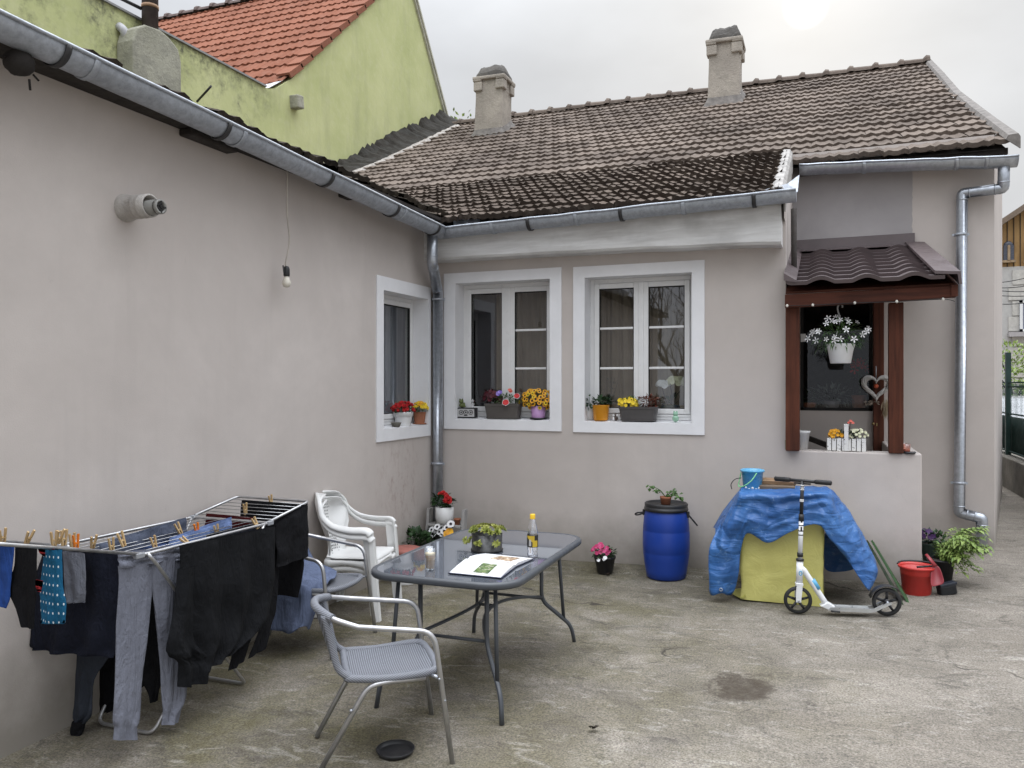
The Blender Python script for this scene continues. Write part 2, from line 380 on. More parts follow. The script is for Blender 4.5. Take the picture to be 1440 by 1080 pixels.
# low porch wall
b = MB(); b.bb((-.6, WY+.0015, -.3), (.737, WY+.2, 1.128)); b.bb((.53, WY+.2, -.3), (.736, FY, 1.126)); b.build('porch_wall', M['wall'], house, bevel=.012, label='low plastered parapet of the porch')
b = MB(); b.bb((-.316, WY+.2, .0), (.53, FY-.002, .3)); b.build('porch_floor', M['concrete'], house)
b = MB(); p0, p1 = atY(1128, 345, FY), atY(1283, 232, FY); q = [(p0.x-.1, p1.z+.12)]+[(p1.x+.012*noise.noise(V((i*.8, 0, 0)))+.006*noise.noise(V((i*2.3, 4, 0))), p1.z+.12-(p1.z-p0.z+.22)*i/30) for i in range(31)]+[(p0.x-.1, p0.z-.1)]; b.prism([(x, FY-.004, z) for x, z in q], (0, .01, 0)); b.build('plaster_patch', M['patch'], house, label='bare grey cement patch above the porch roof')
# --------- tiled roofs
def tile_roof(name, mat, prof, eU, L, p, e, root, a=.02, th=.03, jit=1.0, keep=None, edge=.45, lo=.0, hi=1.0, tv=.35):
    b = MB(); prof = [V(q) for q in prof]; eU = V(eU)
    seg = [(prof[i+1]-prof[i]).length for i in range(len(prof)-1)]; S = sum(seg)
    def at(s):
        s = max(s, -.2); i = 0
        while i < len(seg)-1 and s > seg[i]: s -= seg[i]; i += 1
        t = (prof[i+1]-prof[i]).normalized(); return prof[i]+t*s, t
    nc = int(S/e)+1; nt = int(L/(2*p))+2; N = 5
    for c in range(nc):
        s0 = c*e-.03; s1 = min(c*e+e+.02, S)
        q0, t0 = at(s0); q1, t1 = at(s1); n0 = eU.cross(t0); n0 = n0 if n0.z > 0 else -n0; n1 = eU.cross(t1); n1 = n1 if n1.z > 0 else -n1
        for k in range(nt):
            u0 = (k - (.5 if c % 2 else 0))*2*p; u1 = u0+2*p
            if u1 <= 0 or u0 >= L: continue
            if keep and not keep(q0+eU*(u0+u1)/2): continue
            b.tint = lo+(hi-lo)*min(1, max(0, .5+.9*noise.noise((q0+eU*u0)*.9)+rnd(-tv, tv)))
            dz = rnd(-.006, .006)*jit; ds = rnd(-.014, .014)*jit; tl = rnd(-.006, .006)*jit; vs = []
            for i in range(N+1):
                x = u0+(u1-u0)*i/N; x = min(max(x, 0), L)
                h = a*(.15, .95, .3, .3, .95, .15)[i]
                g = h+dz+tl*(i/N-.5)
                A = q0+t0*ds+eU*x; B = q1+eU*x
                vs += [A+n0*(g-.012), A+n0*(th+g), B+n1*(g*.9+.004)]
            fs = []
            for i in range(N): o = i*3; fs += [(o, o+3, o+4, o+1), (o+1, o+4, o+5, o+2)]
            b.add(vs, fs[1::2]); b.tint *= edge; o = len(b.v)-len(vs); b.f += [[o+q for q in f] for f in fs[0::2]]; b.sm += [False]*N; b.t += [b.tint]*N  # lip faces tinted darker: moss and the shade between courses painted in
    return b.build(name, mat, root)
EAVE, KINK, RIDGE = (8.62, 3.95), (11.97, 5.515), (15.09, 7.10)
X0 = -8.2
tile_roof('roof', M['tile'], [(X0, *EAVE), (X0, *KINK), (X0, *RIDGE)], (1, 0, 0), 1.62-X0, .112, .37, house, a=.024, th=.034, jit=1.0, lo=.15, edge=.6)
# dark timbers and boarding under the tiles close the roof
b = MB(); b.grid([[V((x, y, z-.05)) for x in (X0, 1.58)] for y, z in (EAVE, KINK, RIDGE)], False); b.grid([[V((x, y, z)) for x in (X0, 1.58)] for y, z in ((15.09, 7.05), (20, 4.2))], False)
b.add([V((1.55, 8.66, 3.88)), V((1.55, 15.09, 7.03)), V((1.55, 20, 4.2)), V((1.55, 13, 3.6))], [(0, 1, 2, 3)])
b.bb((-.25, 8.66, 3.86), (1.6, 8.82, 3.92)); b.build('roof_boarding', M['dark_wood'], house)
b = MB(); P = []
for (y, z) in [(8.55, 3.945), (9.5, 4.37), (10.5, 4.83), (11.97, 5.51), (13.5, 6.31), (15.12, 7.13)]:
    w = .02*noise.noise(V((0, y*3, 0)))
    P.append([V((1.57+w, y, z+.02)), V((1.59+w, y, z+.06)), V((1.66, y, z+.065)), V((1.675, y, z+.04)), V((1.675, y, z-.07))])
b.grid(P, False); b.add([P[0][4], P[0][3], P[0][2], P[0][1], P[0][0]], [(0, 1, 2, 3, 4)]); b.build('verge', M['mortar'], house, solid=.01)
def ridge(name, mat, a, c, st, r, root):
    b = MB(); a = V(a); c = V(c); d = (c-a).normalized(); sd = V((d.y, -d.x, 0)).normalized(); n = round((c-a).length/st); st = (c-a).length/n; up = V((0, 0, 1))
    for i in range(n):
        b.tint = rnd(.1, .7); P = []; w = rnd(-.008, .008)
        for t, k in ((0, 1.0), (.74, .9), (.76, 1.02), (.86, 1.36), (1.0, 1.24), (1.01, .9)):
            q = a+d*(i+t)*st+up*w; P.append([q+sd*r*k*math.cos(x)+up*(r*k*math.sin(x)*.8-.02) for x in [math.pi*j/6 for j in range(7)]])
        b.grid(P, False)
    return b.build(name, mat, root)
ridge('ridge_tiles', M['tile'], (X0, 15.09, 7.12), (1.64, 15.09, 7.12), .40, .13, house)
# lower, darker roof of the projecting wing
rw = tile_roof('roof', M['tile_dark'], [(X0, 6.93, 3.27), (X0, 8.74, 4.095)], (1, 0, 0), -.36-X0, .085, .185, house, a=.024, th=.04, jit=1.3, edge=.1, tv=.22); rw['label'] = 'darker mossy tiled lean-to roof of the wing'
b = MB(); b.grid([[V((x, y, z-.05)) for x in (X0, -.34)] for y, z in ((6.98, 3.25), (8.75, 4.06))], False); b.bb((WX, 7.08, 3.17), (-.345, 7.27, 3.2)); b.build('roof_boarding', M['dark_wood'], house)
b = MB(); P = []
for i in range(9):
    y = 6.97+1.70*i/8; z = 3.27+.456*(y-6.93); w = .02*noise.noise(V((7, y*6, 0)))
    P.append([V((-.42-w, y, z+.02)), V((-.39-w, y, z+.05+w)), V((-.335, y, z+.045+w)), V((-.315, y, z+.01)), V((-.31, y, z-.16))])
b.grid(P, False); b.build('verge', plain('pale_verge_mortar', (.42, .4, .38), .95, var=.5, vs=14), house, solid=.012)
b = MB(); b.add([V((-.318, 7.05, 3.1)), V((-.318, 8.8, 3.1)), V((-.318, 8.8, 4.08)), V((-.318, 7.05, 3.27))], [(0, 1, 2, 3)]); b.build('wall', M['wall'], house)
# roof over the long wing: only the tile edge shows above its gutter
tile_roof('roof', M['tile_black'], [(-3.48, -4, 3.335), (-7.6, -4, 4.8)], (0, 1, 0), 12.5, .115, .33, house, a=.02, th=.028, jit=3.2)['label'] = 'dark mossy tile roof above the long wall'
b = MB(); b.grid([[V((x, y, z-.05)) for y in (-4, 8.5)] for x, z in ((-3.56, 3.36), (-7.6, 4.8))], False); b.bb((-3.72, -4, 3.27), (-3.44, 7.2, 3.30)); b.build('roof_boarding', M['dark_wood'], house)
for y, l in ((4.02, .42), (5.6, .14), (6.3, .12)): b = MB(); b.bb((-3.70, y-l/2, 3.225), (-3.60, y+l/2, 3.27)); b.build('rafter_end', M['dark_wood'], house, bevel=.01)
# mortar flashing between main roof and the green wall
b = MB(); P = []
for i in range(60):
    y = 10.6+4.7*i/59; z = (3.86+.4413*(y-8.22)) if y < 11.97 else (5.515+.508*(y-11.97)); q = .05*noise.noise(V((1, y*4, 0)))+.05*noise.noise(V((5, y*13, 0))); h = .12+.2*min(1, i/30)
    P.append([V((-7.12-q, y, z+.03)), V((-7.2-q, y, z+.07+q)), V((-7.45, y, z+h*.6+q)), V((-7.59, y, z+h+2.2*q)), V((-7.63, y, z+h-.1))])
b.grid(P, False); b.build('flashing', M['flash'], house, solid=.02)
b = MB(); P = []
for i in range(70):
    y = 11.0+3.9*i/69; z = (EAVE[1]+.467*(y-EAVE[0])) if y < 11.97 else (5.515+.508*(y-11.97)); w = .06+.05*noise.noise(V((4, y*7, 0)))+.04*noise.noise(V((8, y*19, 0))); o = .04*noise.noise(V((2, y*5, 0)))
    P.append([V((-7.05+o+w, y, z+.02)), V((-7.06+o+w*.4, y, z+.055+.02*noise.noise(V((3, y*13, 0))))), V((-7.1+o-w*.4, y, z+.06+.02*noise.noise(V((6, y*11, 0))))), V((-7.12+o-w, y, z+.02))])
b.grid(P); b.build('mortar_fillet', plain('pale_mortar', (.5, .46, .43), .95, var=.6, vs=22), house)
# --------- chimneys
def on_roof(px, py):
    d = ray(px, py); t = (CAMZ-5.515+.508*11.97)/(.508*d.y-d.z); return CAM+d*t
def chimney(px, py, w, dp, h, lean):
    c = on_roof(px, py); x, y, z = c.x, c.y+dp/2, c.z; m = MB(); P = []
    for k, (zz, s) in enumerate([(-.6, 1.0), (0, 1.03), (.3, 1.0), (h*.55, .97), (h*.78, .985)]):
        ring = []
        for i in range(16):
            t = i/16*4; sd = int(t); f = t-sd; a = [(-1, -1), (1, -1), (1, 1), (-1, 1)]; p, q = a[sd], a[(sd+1) % 4]
            X, Y = p[0]+(q[0]-p[0])*f, p[1]+(q[1]-p[1])*f; j = 1+.03*noise.noise(V((X*2+px, Y*2, zz*3)))
            ring.append(V((x+X*w/2*s*j+lean*zz, y+Y*dp/2*s*j, z+zz)))
        P.append(ring)
    m.grid(P, True, cu=True); o = m.build('chimney', M['chimney'], house)
    md = o.modifiers.new('e', 'EDGE_SPLIT'); md.split_angle = R(40)
    k = MB(); lx = lean*h
    for sx in (-1, 1):
        for sy in (-1, 1):
            k.box((x+lx+sx*(w/2-.05), y+sy*(dp/2-.05), z+h*.72), (.17, .17, h*.13)); k.box((x+lx+sx*(w/2-.04), y+sy*(dp/2-.04), z+h*.81), (.17, .17, h*.05))
    k.box((x+lx, y, z+h*.745), (w*.96, dp*.96, h*.19)); k.box((x+lx, y, z+h*.83), (w+.1, dp+.1, h*.05), Matrix.Rotation(.02, 3, 'Y'))
    k.build('chimney_cornice', M['chimney'], o, bevel=.018)
    t = MB(); rows = []
    for zz, s in ((.85, 1.16), (.885, 1.14), (.93, 1.04), (.985, .9), (1.015, .7), (1.02, 0.05)):
        rows.append([V((x+lx+math.copysign(abs(math.cos(a))**.55, math.cos(a))*w/2*s, y+math.copysign(abs(math.sin(a))**.55, math.sin(a))*dp/2*s, z+h*zz+(.05*fbm(V((math.cos(a)*2+px, math.sin(a)*2, zz*4))) if zz > .86 else 0))) for a in [2*math.pi*i/28 for i in range(28)]])
    t.grid(rows, False, cu=True); t.build('chimney_cap', M['chimcap'], o)
    g = MB(); rows = []
    for q, hh in ((1.32, -.02), (1.22, .05), (1.08, .1), (1.0, .16)):
        rows.append([V((x+X*w/2*q, y+Y*dp/2*q, z+(Y*dp/2*q+dp/2)*.508+hh*(1 if Y < .5 else 1.2)+.02*noise.noise(V((X*3, Y*3, q*9)))) ) for X, Y in [(-1, -1), (0, -1), (1, -1), (1, 0), (1, 1), (0, 1), (-1, 1), (-1, 0)]])
    g.grid(rows, True, cu=True); g.build('mortar_collar', M['mortar'], o)
    return o
chimney(686, 192, .53, .48, 1.29, .02)
chimney(1017, 148, .50, .48, 1.29, .012)
# --------- gutters and downpipes
def gutter(a, c, r, brackets, joints, mat, cap=(True, True), hang=.0):
    a, c = V(a), V(c); d = (c-a).normalized(); sd = V((d.y, -d.x, 0)).normalized(); up = V((0, 0, 1)); n = 24
    arc = lambda q, rr, k=14: [q+sd*rr*math.cos(math.pi+math.pi*j/k)+up*rr*math.sin(math.pi+math.pi*j/k) for j in range(k+1)]
    b = MB(); P = []
    for i in range(n+1):
        q = a+(c-a)*i/n+up*(.006*noise.noise(V((i*.5, a.x, a.y)))); P.append(arc(q, r))
    b.grid(P); 
    for e, on in ((0, cap[0]), (n, cap[1])):
        if on: b.add(P[e]+[], [list(range(len(P[e])))])
    for s in (-1, 1): b.tube([p[0 if s < 0 else -1]+sd*s*.004 for p in P], .009, 6)
    for f in joints:
        q = a+(c-a)*f; b.grid([arc(q-d*.018, r+.004), arc(q-d*.012, r+.007), arc(q+d*.012, r+.007), arc(q+d*.018, r+.004)])
    o = b.build('gutter', mat, house, solid=.003)
    for f in brackets:
        q = a+(c-a)*f; k = MB(); rows = []
        for w in (-.016, .016): rows.append(arc(q+d*w, r+.009))
        k.grid(rows); k.build('bracket', M['band'], o, solid=.006)
    return o, d
def along(a, c, px):  # fraction of a gutter run seen at image column px
    lo, hi = 0, 1
    for i in range(30):
        m = (lo+hi)/2; p = V(a)+(V(c)-V(a))*m-CAM; x = 720+FPX*p.dot(RT)/p.dot(FW)
        if x < px: lo = m
        else: hi = m
    return lo
GL0, GL1 = (-3.45, .4, 3.40), (-3.45, 6.93, 3.19)
gutter(GL0, GL1, .085, [along(GL0, GL1, p) for p in (78, 307, 455, 549, 607)], [along(GL0, GL1, p) for p in (120, 330, 560)], M['zinc'], (True, False))
GB0, GB1 = (-3.45, 6.92, 3.19), (-.22, 6.92, 3.275)
gutter(GB0, GB1, .085, [along(GB0, GB1, p) for p in (746, 875, 1061)], [along(GB0, GB1, p) for p in (695, 812, 962)], M['zinc'], (False, True))
GR0, GR1 = (-.24, 8.60, 3.905), (1.66, 8.60, 3.80)
gutter(GR0, GR1, .085, [], [along(GR0, GR1, p) for p in (1215, 1344, 1386)], M['zinc2'])
b = MB(); b.tube([(-3.45, 6.6, 3.10), (-3.45, 6.78, 3.085)], .02, 8)
z = MB(); z.ball((-3.45, 6.93, 3.19), (.088, .088, .088), 16, 10); z.v = [p if p.z < 3.19 else V((p.x, p.y, 3.19)) for p in z.v]; z.build('gutter_corner', M['zinc'], house)
z = MB(); z.bb((-3.36, 7.0, 3.2), (-3.33, 7.06, 3.33)); z.add([V((-3.36, 6.99, 3.2)), V((-3.08, 6.99, 3.2)), V((-3.1, 7.04, 3.29)), V((-3.26, 7.05, 3.3)), V((-3.31, 7.06, 3.36)), V((-3.36, 7.06, 3.34))], [(0, 1, 2, 3, 4, 5)]); z.build('flashing', M['zinc'], house, solid=.004, label='small zinc sheet in the corner of the two gutters'); z = MB(); z.add([V((-.5, 6.99, 3.285)), V((-.21, 6.99, 3.285)), V((-.2, 7.12, 3.46)), V((-.29, 7.02, 3.37)), V((-.48, 7.0, 3.33))], [(0, 1, 2, 3, 4)]); z.build('flashing', M['zinc'], house, solid=.004, label='small upturned zinc sheet at the end of the wing gutter')
def pipe(pts, r, mat, clips, fr=.02):
    b = MB(); pts = [V(p) for p in pts]
    b.tube(fillet(pts, fr, 3), r, 18)
    for i in range(1, len(pts)-1):
        for j in (-1, 1):
            d = (pts[i+j]-pts[i]).normalized(); q = pts[i]+d*r*1.15; b.tube([q, q+d*.012], r+.003, 18)
    o = b.build('downpipe', mat, house)
    for q in clips:
        k = MB(); q = V(q); k.tube([q-V((0, 0, .012)), q+V((0, 0, .012))], r+.007, 16); k.bb((q.x-.012, q.y, q.z-.01), (q.x+.012, q.y+r+.06, q.z+.01)); k.box((q.x-r-.014, q.y, q.z), (.02, .012, .022)); k.box((q.x+r+.014, q.y, q.z), (.02, .012, .022)); k.build('clip', M['zinc'], o)
    return o
pipe([(-3.49, 6.8, 3.14), (-3.5, 6.82, 2.86), (-3.625, 7.185, 2.62), (-3.625, 7.185, -.1)], .052, M['zinc2'], [(-3.625, 7.185, 2.55), (-3.625, 7.185, .9)])
q = [atY(1412, 228, 8.6), atY(1411, 265, 8.66), atY(1353, 272, 8.74), atY(1349, 721, 8.74), atY(1381, 729, 8.72), atY(1380, 790, 8.72)]
pipe(q, .05, M['zinc2'], [atY(1351, 330, 8.74), atY(1349, 679, 8.74)])
# --------- whitewashed beam under the wing eave
b = MB(); P = []
for i in range(29):
    t = i/28; x = -3.7+3.36*t; w = .012*noise.noise(V((x*2.2, 0, 0))); zb = 2.922-.045*t**2+w; zt = 3.235
    P.append([V((x, 7.27, zb+.004)), V((x, 7.05+w, zb)), V((x, 7.03+w, zb+.02)), V((x, 7.028+w*1.5, zt)), V((x, 7.27, zt))])
b.grid(P, False, cu=True); b.add(P[-1], [(0, 1, 2, 3, 4)]); b.build('eave_beam', M['whitebeam'], house, label='rough whitewashed beam under the wing gutter')
b = MB(); p, q = atY(1121, 285, 8.1), atY(1126, 385, 8.0); b.tube([V((-.262, 7.62, 3.28)), V((-.258, 7.6, 2.76)), V((-.255, 7.6, 2.56))], .028, 6); b.build('hanging_board', M['dark_wood'], house, label='black weathered board hanging beside the porch roof')
# --------- windows
def lb(b, f, s0, s1, z0, z1, d0, d1):
    vs = [f(s, z, d) for s in (s0, s1) for z in (z0, z1) for d in (d0, d1)]
    return b.add(vs, [(0, 1, 3, 2), (4, 6, 7, 5), (0, 4, 5, 1), (2, 3, 7, 6), (0, 2, 6, 4), (1, 5, 7, 3)])
def window(f, out, hole, dep, sashes, label, curt, cmat, mull=None, munt=(2, 2), cdep=.3):
    a0, a1, c0, c1 = hole; o0, o1, p0, p1 = out; fr = MB(); w = .042; D0, D1 = dep, dep+.07
    zb = c0+.02
    lb(fr, f, a0, a0+w, zb, c1, D0, D1); lb(fr, f, a1-w, a1, zb, c1, D0, D1); lb(fr, f, a0+w, a1-w, c1-w, c1, D0+.001, D1); lb(fr, f, a0+w, a1-w, zb, zb+w+.012, D0-.004, D1)
    lb(fr, f, a0+w, a1-w, zb+.03, zb+.045, D0-.012, D0-.003)
    o = fr.build('window', M['frame'], house, bevel=.004, label=label)
    for k, (s0, s1) in enumerate(sashes):
        t = MB(); sw = .048; e0, e1, g0, g1 = s0, s1, zb+w+.014, c1-w-.002; q0, q1 = D0-.016, D0+.045
        lb(t, f, e0, e0+sw, g0, g1, q0, q1); lb(t, f, e1-sw, e1, g0, g1, q0, q1); lb(t, f, e0+sw, e1-sw, g1-sw, g1, q0+.001, q1); lb(t, f, e0+sw, e1-sw, g0, g0+sw, q0+.001, q1)
        for j in range(munt[k]):
            zz = g0+sw+(g1-g0-2*sw)*(j+1)/(munt[k]+1); lb(t, f, e0+sw, e1-sw, zz-.011, zz+.011, q0+.008, q0+.02)
        t.build('sash', M['frame'], o, bevel=.005)
        r = MB(); gs = .007
        for args in ((e0+sw, e0+sw+gs, g0+sw, g1-sw), (e1-sw-gs, e1-sw, g0+sw, g1-sw), (e0+sw, e1-sw, g1-sw-gs, g1-sw), (e0+sw, e1-sw, g0+sw, g0+sw+gs)): lb(r, f, *args, q0+.006, q0+.03)
        r.build('gasket', M['dark'], o)
        g = MB(); g.add([f(e0+sw-.004, g0+sw-.004, q0+.03), f(e1-sw+.004, g0+sw-.004, q0+.03), f(e1-sw+.004, g1-sw+.004, q0+.03), f(e0+sw-.004, g1-sw+.004, q0+.03)], [(0, 1, 2, 3)]); g.build('pane', M['glass'], o)
    if mull: t = MB(); lb(t, f, mull[0], mull[1], zb+w+.013, c1-w-.001, D0-.022, D0+.05); t.build('mullion', M['frame'], o, bevel=.006)
    s = MB(); q = -.014                                             # white painted surround, reveals and sloping sill
    lb(s, f, o0, a0, p0, p1, q, .0); lb(s, f, a1, o1, p0, p1, q, .0); lb(s, f, a0, a1, c1, p1, q, .0); lb(s, f, a0, a1, p0, c0, q, .0)
    lb(s, f, a0-.02, a0, c0, c1, .0, D1); lb(s, f, a1, a1+.02, c0, c1, .0, D1); lb(s, f, a0-.02, a1+.02, c1, c1+.02, .0, D1)
    s.add([f(a0, c0, q), f(a1, c0, q), f(a1, c0+.022, D1), f(a0, c0+.022, D1)], [(0, 1, 2, 3)])
    s.build('window_surround', M['white_wall'], o)
    i = MB(); e = .25; x0, x1, y0, y1, z0_, z1_ = a0-e, a1+e, c0-e, c1+e, D1+.01, D1+1.6
    for A in (((x0, y0), (x1, y0), (x1, y1), (x0, y1)),): i.add([f(p, z, z1_) for p, z in A], [(0, 1, 2, 3)])
    for p, z, p2, z2 in ((x0, y0, x0, y1), (x1, y0, x1, y1), (x0, y0, x1, y0), (x0, y1, x1, y1)): i.add([f(p, z, z0_), f(p2, z2, z0_), f(p2, z2, z1_), f(p, z, z1_)], [(0, 1, 2, 3)])
    i.build('interior', M['dark'], o)
    for c_0, c_1 in curt:
        c = MB(); P = []; n = int((c_1-c_0)*90)
        for j in range(7):
            zz = c0-.1+(c1-c0+.2)*j/6; P.append([f(c_0+(c_1-c_0)*k/n, zz, D1+cdep+.022*math.sin(k*.55+1.3*math.sin(k*.13))+.012*math.sin(k*1.3)) for k in range(n+1)])
        c.grid(P); c.build('curtain', cmat, o)
    return o
window(fA, (6.12, 7.149, 1.183, 2.667), HA, .155, [(6.28, 7.055)], 'white framed window in the long wall beside the corner', [(6.0, 6.55), (6.62, 7.3)], M['curtain2'], munt=(0,), cdep=.14)
m0 = (HB[0]+HB[1])/2
window(fB, (-3.593, -2.344, 1.247, 2.817), HB, .18, [(HB[0]+.045, m0-.022), (m0+.022, HB[1]-.045)], 'white casement window nearest the corner, left sash without bars', [(-3.25, -2.9), (-2.99, -2.25)], M['curtain'], (m0-.024, m0+.024), (0, 2))
m0 = (HC[0]+HC[1])/2
window(fB, (-2.227, -1.002, 1.243, 2.811), HC, .18, [(HC[0]+.045, m0-.022), (m0+.022, HC[1]-.045)], 'white casement window with glazing bars on both sashes', [(-2.35, -1.6), (-1.62, -.9)], M['curtain'], (m0-.024, m0+.024), (2, 2))
# big dark pane in the porch
b = MB(); f = fP; a0, a1, c0, c1 = HP
for s0, s1, z0, z1 in ((a0, a0+.03, c0, c1), (a1-.03, a1, c0, c1), (a0, a1, c1-.03, c1), (a0, a1, c0, c0+.03)): lb(b, f, s0, s1, z0, z1, -.002, .06)
o = b.build('window', M['dark'], house, label='large dark fixed window at the back of the porch')
g = MB(); g.add([f(a0, c0, .03), f(a1, c0, .03), f(a1, c1, .03), f(a0, c1, .03)], [(0, 1, 2, 3)]); g.build('pane', M['dark_glass'], o)
i = MB(); x0, x1, y0, y1 = a0-.1, a1+.1, c0-.02, c1+.1
i.add([f(x0, y0, .9), f(x1, y0, .9), f(x1, y1, .9), f(x0, y1, .9)], [(0, 1, 2, 3)])
for p, z, p2, z2 in ((x0, y0, x0, y1), (x1, y0, x1, y1), (x0, y0, x1, y0), (x0, y1, x1, y1)): i.add([f(p, z, .07), f(p2, z2, .07), f(p2, z2, .9), f(p, z, .9)], [(0, 1, 2, 3)])
i.build('interior', M['dark'], o)
# --------- porch timber and metal-tile roof
b = MB(); b.bb((-.313, 7.18, 1.13), (-.2, 7.29, 2.355)); b.build('post', M['redwood'], house, bevel=.006)
b = MB(); b.bb((.49, 7.24, 1.13), (.6, 7.35, 2.37)); b.build('post', M['redwood'], house, bevel=.006)
b = MB(); b.bb((.452, 8.76, .25), (.55, 8.828, 2.75)); b.build('door_post', M['redwood'], house, bevel=.006)
b = MB(); b.prism([(-.315, 7.1, 2.345), (.965, 7.1, 2.385), (.965, 7.1, 2.475), (-.315, 7.1, 2.455)], (0, .1, 0)); b.build('porch_beam', M['redwood_h'], house, bevel=.005)
b = MB(); b.add([V((-.31, 7.12, 2.47)), V((.95, 7.12, 2.485)), V((.86, 8.82, 3.02)), V((-.31, 8.82, 3.02))], [(0, 1, 2, 3)]); b.prism([(.93, 7.09, 2.395), (.93, 8.82, 2.93), (.93, 8.82, 3.0), (.93, 7.09, 2.475)], (.035, 0, 0)); b.build('porch_ceiling', M['redwood_h'], house, solid=.02)
b = MB(); NX = 72; P = []; rows = 9
A0, A1 = V((-.30, 7.0, 2.525)), V((-.30, 8.80, 3.055)); sl = (A1-A0); nn = V((0, -sl.z, sl.y)).normalized()
for k in range(rows):
    for q, hh in ((0, -.006), (0, .026), (.96, .0)):
        t = (k+q)/rows; row = []
        for i in range(NX+1):
            u = i/NX; x = u*1.17; c = math.cos(2*math.pi*(x/.345+.22)); h = .018*(c+.35)*1.5 if c > -.35 else 0
            row.append(A0+sl*t+V((x*(1-.0*t), 0, 0))+nn*(h+hh))
        P.append(row)
b.grid(P, False); o = b.build('porch_roof', M['metalroof'], house, label='brown metal tile roof over the porch')
b = MB()
for k in range(rows):
    for i in range(5):
        p = A0+sl*((k+.35)/rows)+V(((i+.62)*.245-.08, 0, 0))+nn*.012; b.ball(p, .006, 6, 4)
b.build('roof_screws', M['dark'], o)
b = MB(); b.prism([(-.30, 8.60, 3.045), (-.30, 8.80, 3.09), (-.30, 8.818, 3.2), (-.30, 8.83, 3.2), (-.30, 8.826, 3.06)], (1.13, 0, 0))
b.prism([(.80, 6.985, 2.56), (.955, 6.985, 2.55), (.965, 6.985, 2.47), (.985, 6.985, 2.47), (.975, 6.985, 2.57), (.80, 6.985, 2.585)], (-.06, 1.83, .535))
b.prism([(-.318, 6.985, 2.56), (-.22, 6.985, 2.54), (-.22, 6.985, 2.556), (-.318, 6.985, 2.62)], (0, 1.83, .535)); b.build('flashing', M['metalroof'], house, label='brown metal flashing of the porch roof')
# --------- flue stub through the long wall
p = atX(176, 293, WX); ax = Matrix.Rotation(R(90), 3, 'Y') @ Matrix.Diagonal((.82, .82, .56))
o = None
b = MB(); b.lathe([(.095, 0), (.092, .05), (.083, .07), (.08, .18), (.083, .185), (.08, .19), (.08, .25), (.083, .255), (.08, .26), (.08, .34), (.068, .34), (.066, .1)], p, 22, ax); o = b.build('flue', render_mat('flaking_plaster', (.6, .57, .54), (.3, .28, .26)), house, label='plastered flue stub sticking out of the long wall')
b = MB(); b.lathe([(.052, .1), (.052, .40), (.044, .41), (.044, .44), (.05, .44), (.05, .475), (.036, .475), (.03, .42)], p+V((0, 0, -.012)), 18, ax); b.build('pipe', plain('grey_pipe', (.24, .235, .22), .5), o)
b = MB(); q = p+V((.264, 0, -.012))
for k in range(5): a = k*1.257; b.box(q+V((0, math.cos(a)*.018, math.sin(a)*.018)), (.006, .01, .036), Matrix.Rotation(-a+1.57, 3, 'X'))
b.lathe([(.012, 0), (.012, .01)], q, 8, ax, caps=True); b.lathe([(.05, -.04), (0.001, -.04)], q, 12, ax); b.build('grille', M['dark'], o)
# ---------------------------------------------------------------- the green neighbour
GX = -7.6
gh = thing('house', 'lime green rendered neighbouring house with a red tiled roof and tall gable', 'house', (GX, 9, 0))
b = MB(); pk = (13.7, 9.75)
b.prism([(GX, -6, 2), (GX, -6, 6.03), (GX, 9.56, 6.03), (GX, 9.75, 6.1), (GX, 10.1, 6.36), (GX, *pk), (GX, 15.45, 7.37), (GX, 17.2, 5.0), (GX, 17.2, 2)], (-.3, 0, 0)); b.build('wall', M['green'], gh)
b = MB(); b.bb((GX-.34, -6, 6.03), (GX+.03, 9.5, 6.055)); b.build('coping', plain('grey_coping_sheet', (.3, .3, .3), .5, metal=.3), gh)
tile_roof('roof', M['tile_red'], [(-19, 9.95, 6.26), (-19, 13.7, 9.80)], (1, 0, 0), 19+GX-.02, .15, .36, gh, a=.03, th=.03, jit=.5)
b = MB(); b.grid([[V((x, y, z-.05)) for x in (-19, GX-.02)] for y, z in ((9.95, 6.26), pk)], False); b.grid([[V((x, y, z-.03)) for x in (-19, GX)] for y, z in (pk, (17.2, 5.0))], False); b.build('roof_boarding', M['dark_wood'], gh)
ridge('ridge_tiles', plain('dull_ridge_tile', (.16, .12, .11), .9, var=.4), (-19, 13.7, 9.82), (GX, 13.7, 9.82), .42, .13, gh)
b = MB(); d = (V((GX, *pk))-V((GX, 10.1, 6.36))); n = int(d.length/.36); d.normalize(); nn = V((0, -d.z, d.y))
for i in range(n+1):                                               # verge tiles folded over the gable edge
    q = V((GX, 10.05, 6.36))+d*.36*i; b.tint = rnd(.3, .9)
    b.prism([q+nn*.0+V((.05, 0, 0)), q+nn*.085+V((.05, 0, 0)), q+nn*.085+V((-.2, 0, 0)), q+nn*.05+V((-.2, 0, 0)), q+nn*.05+V((.02, 0, 0)), q+V((.02, 0, 0))], d*.40-nn*.03)
b.build('verge_tiles', M['tile_red'], gh)
b = MB(); e = V((GX+.04, 15.5, 7.3)); t = V((GX+.04, *pk)); dd = (e-t).normalized(); k = V((0, dd.z, -dd.y)); k = k if k.z > 0 else -k
b.prism([t-k*.03, t+k*.02, t+k*.02+V((-.3, 0, 0)), t-k*.03+V((-.3, 0, 0))], dd*5); b.prism([t+k*.021+V((.03, 0, 0)), t+k*.06+V((.03, 0, 0)), t+k*.06+V((-.3, 0, 0)), t+k*.021+V((-.3, 0, 0))], dd*5.0); b.build('barge_board', plain('cream_barge_board', (.55, .54, .45), .6), gh)
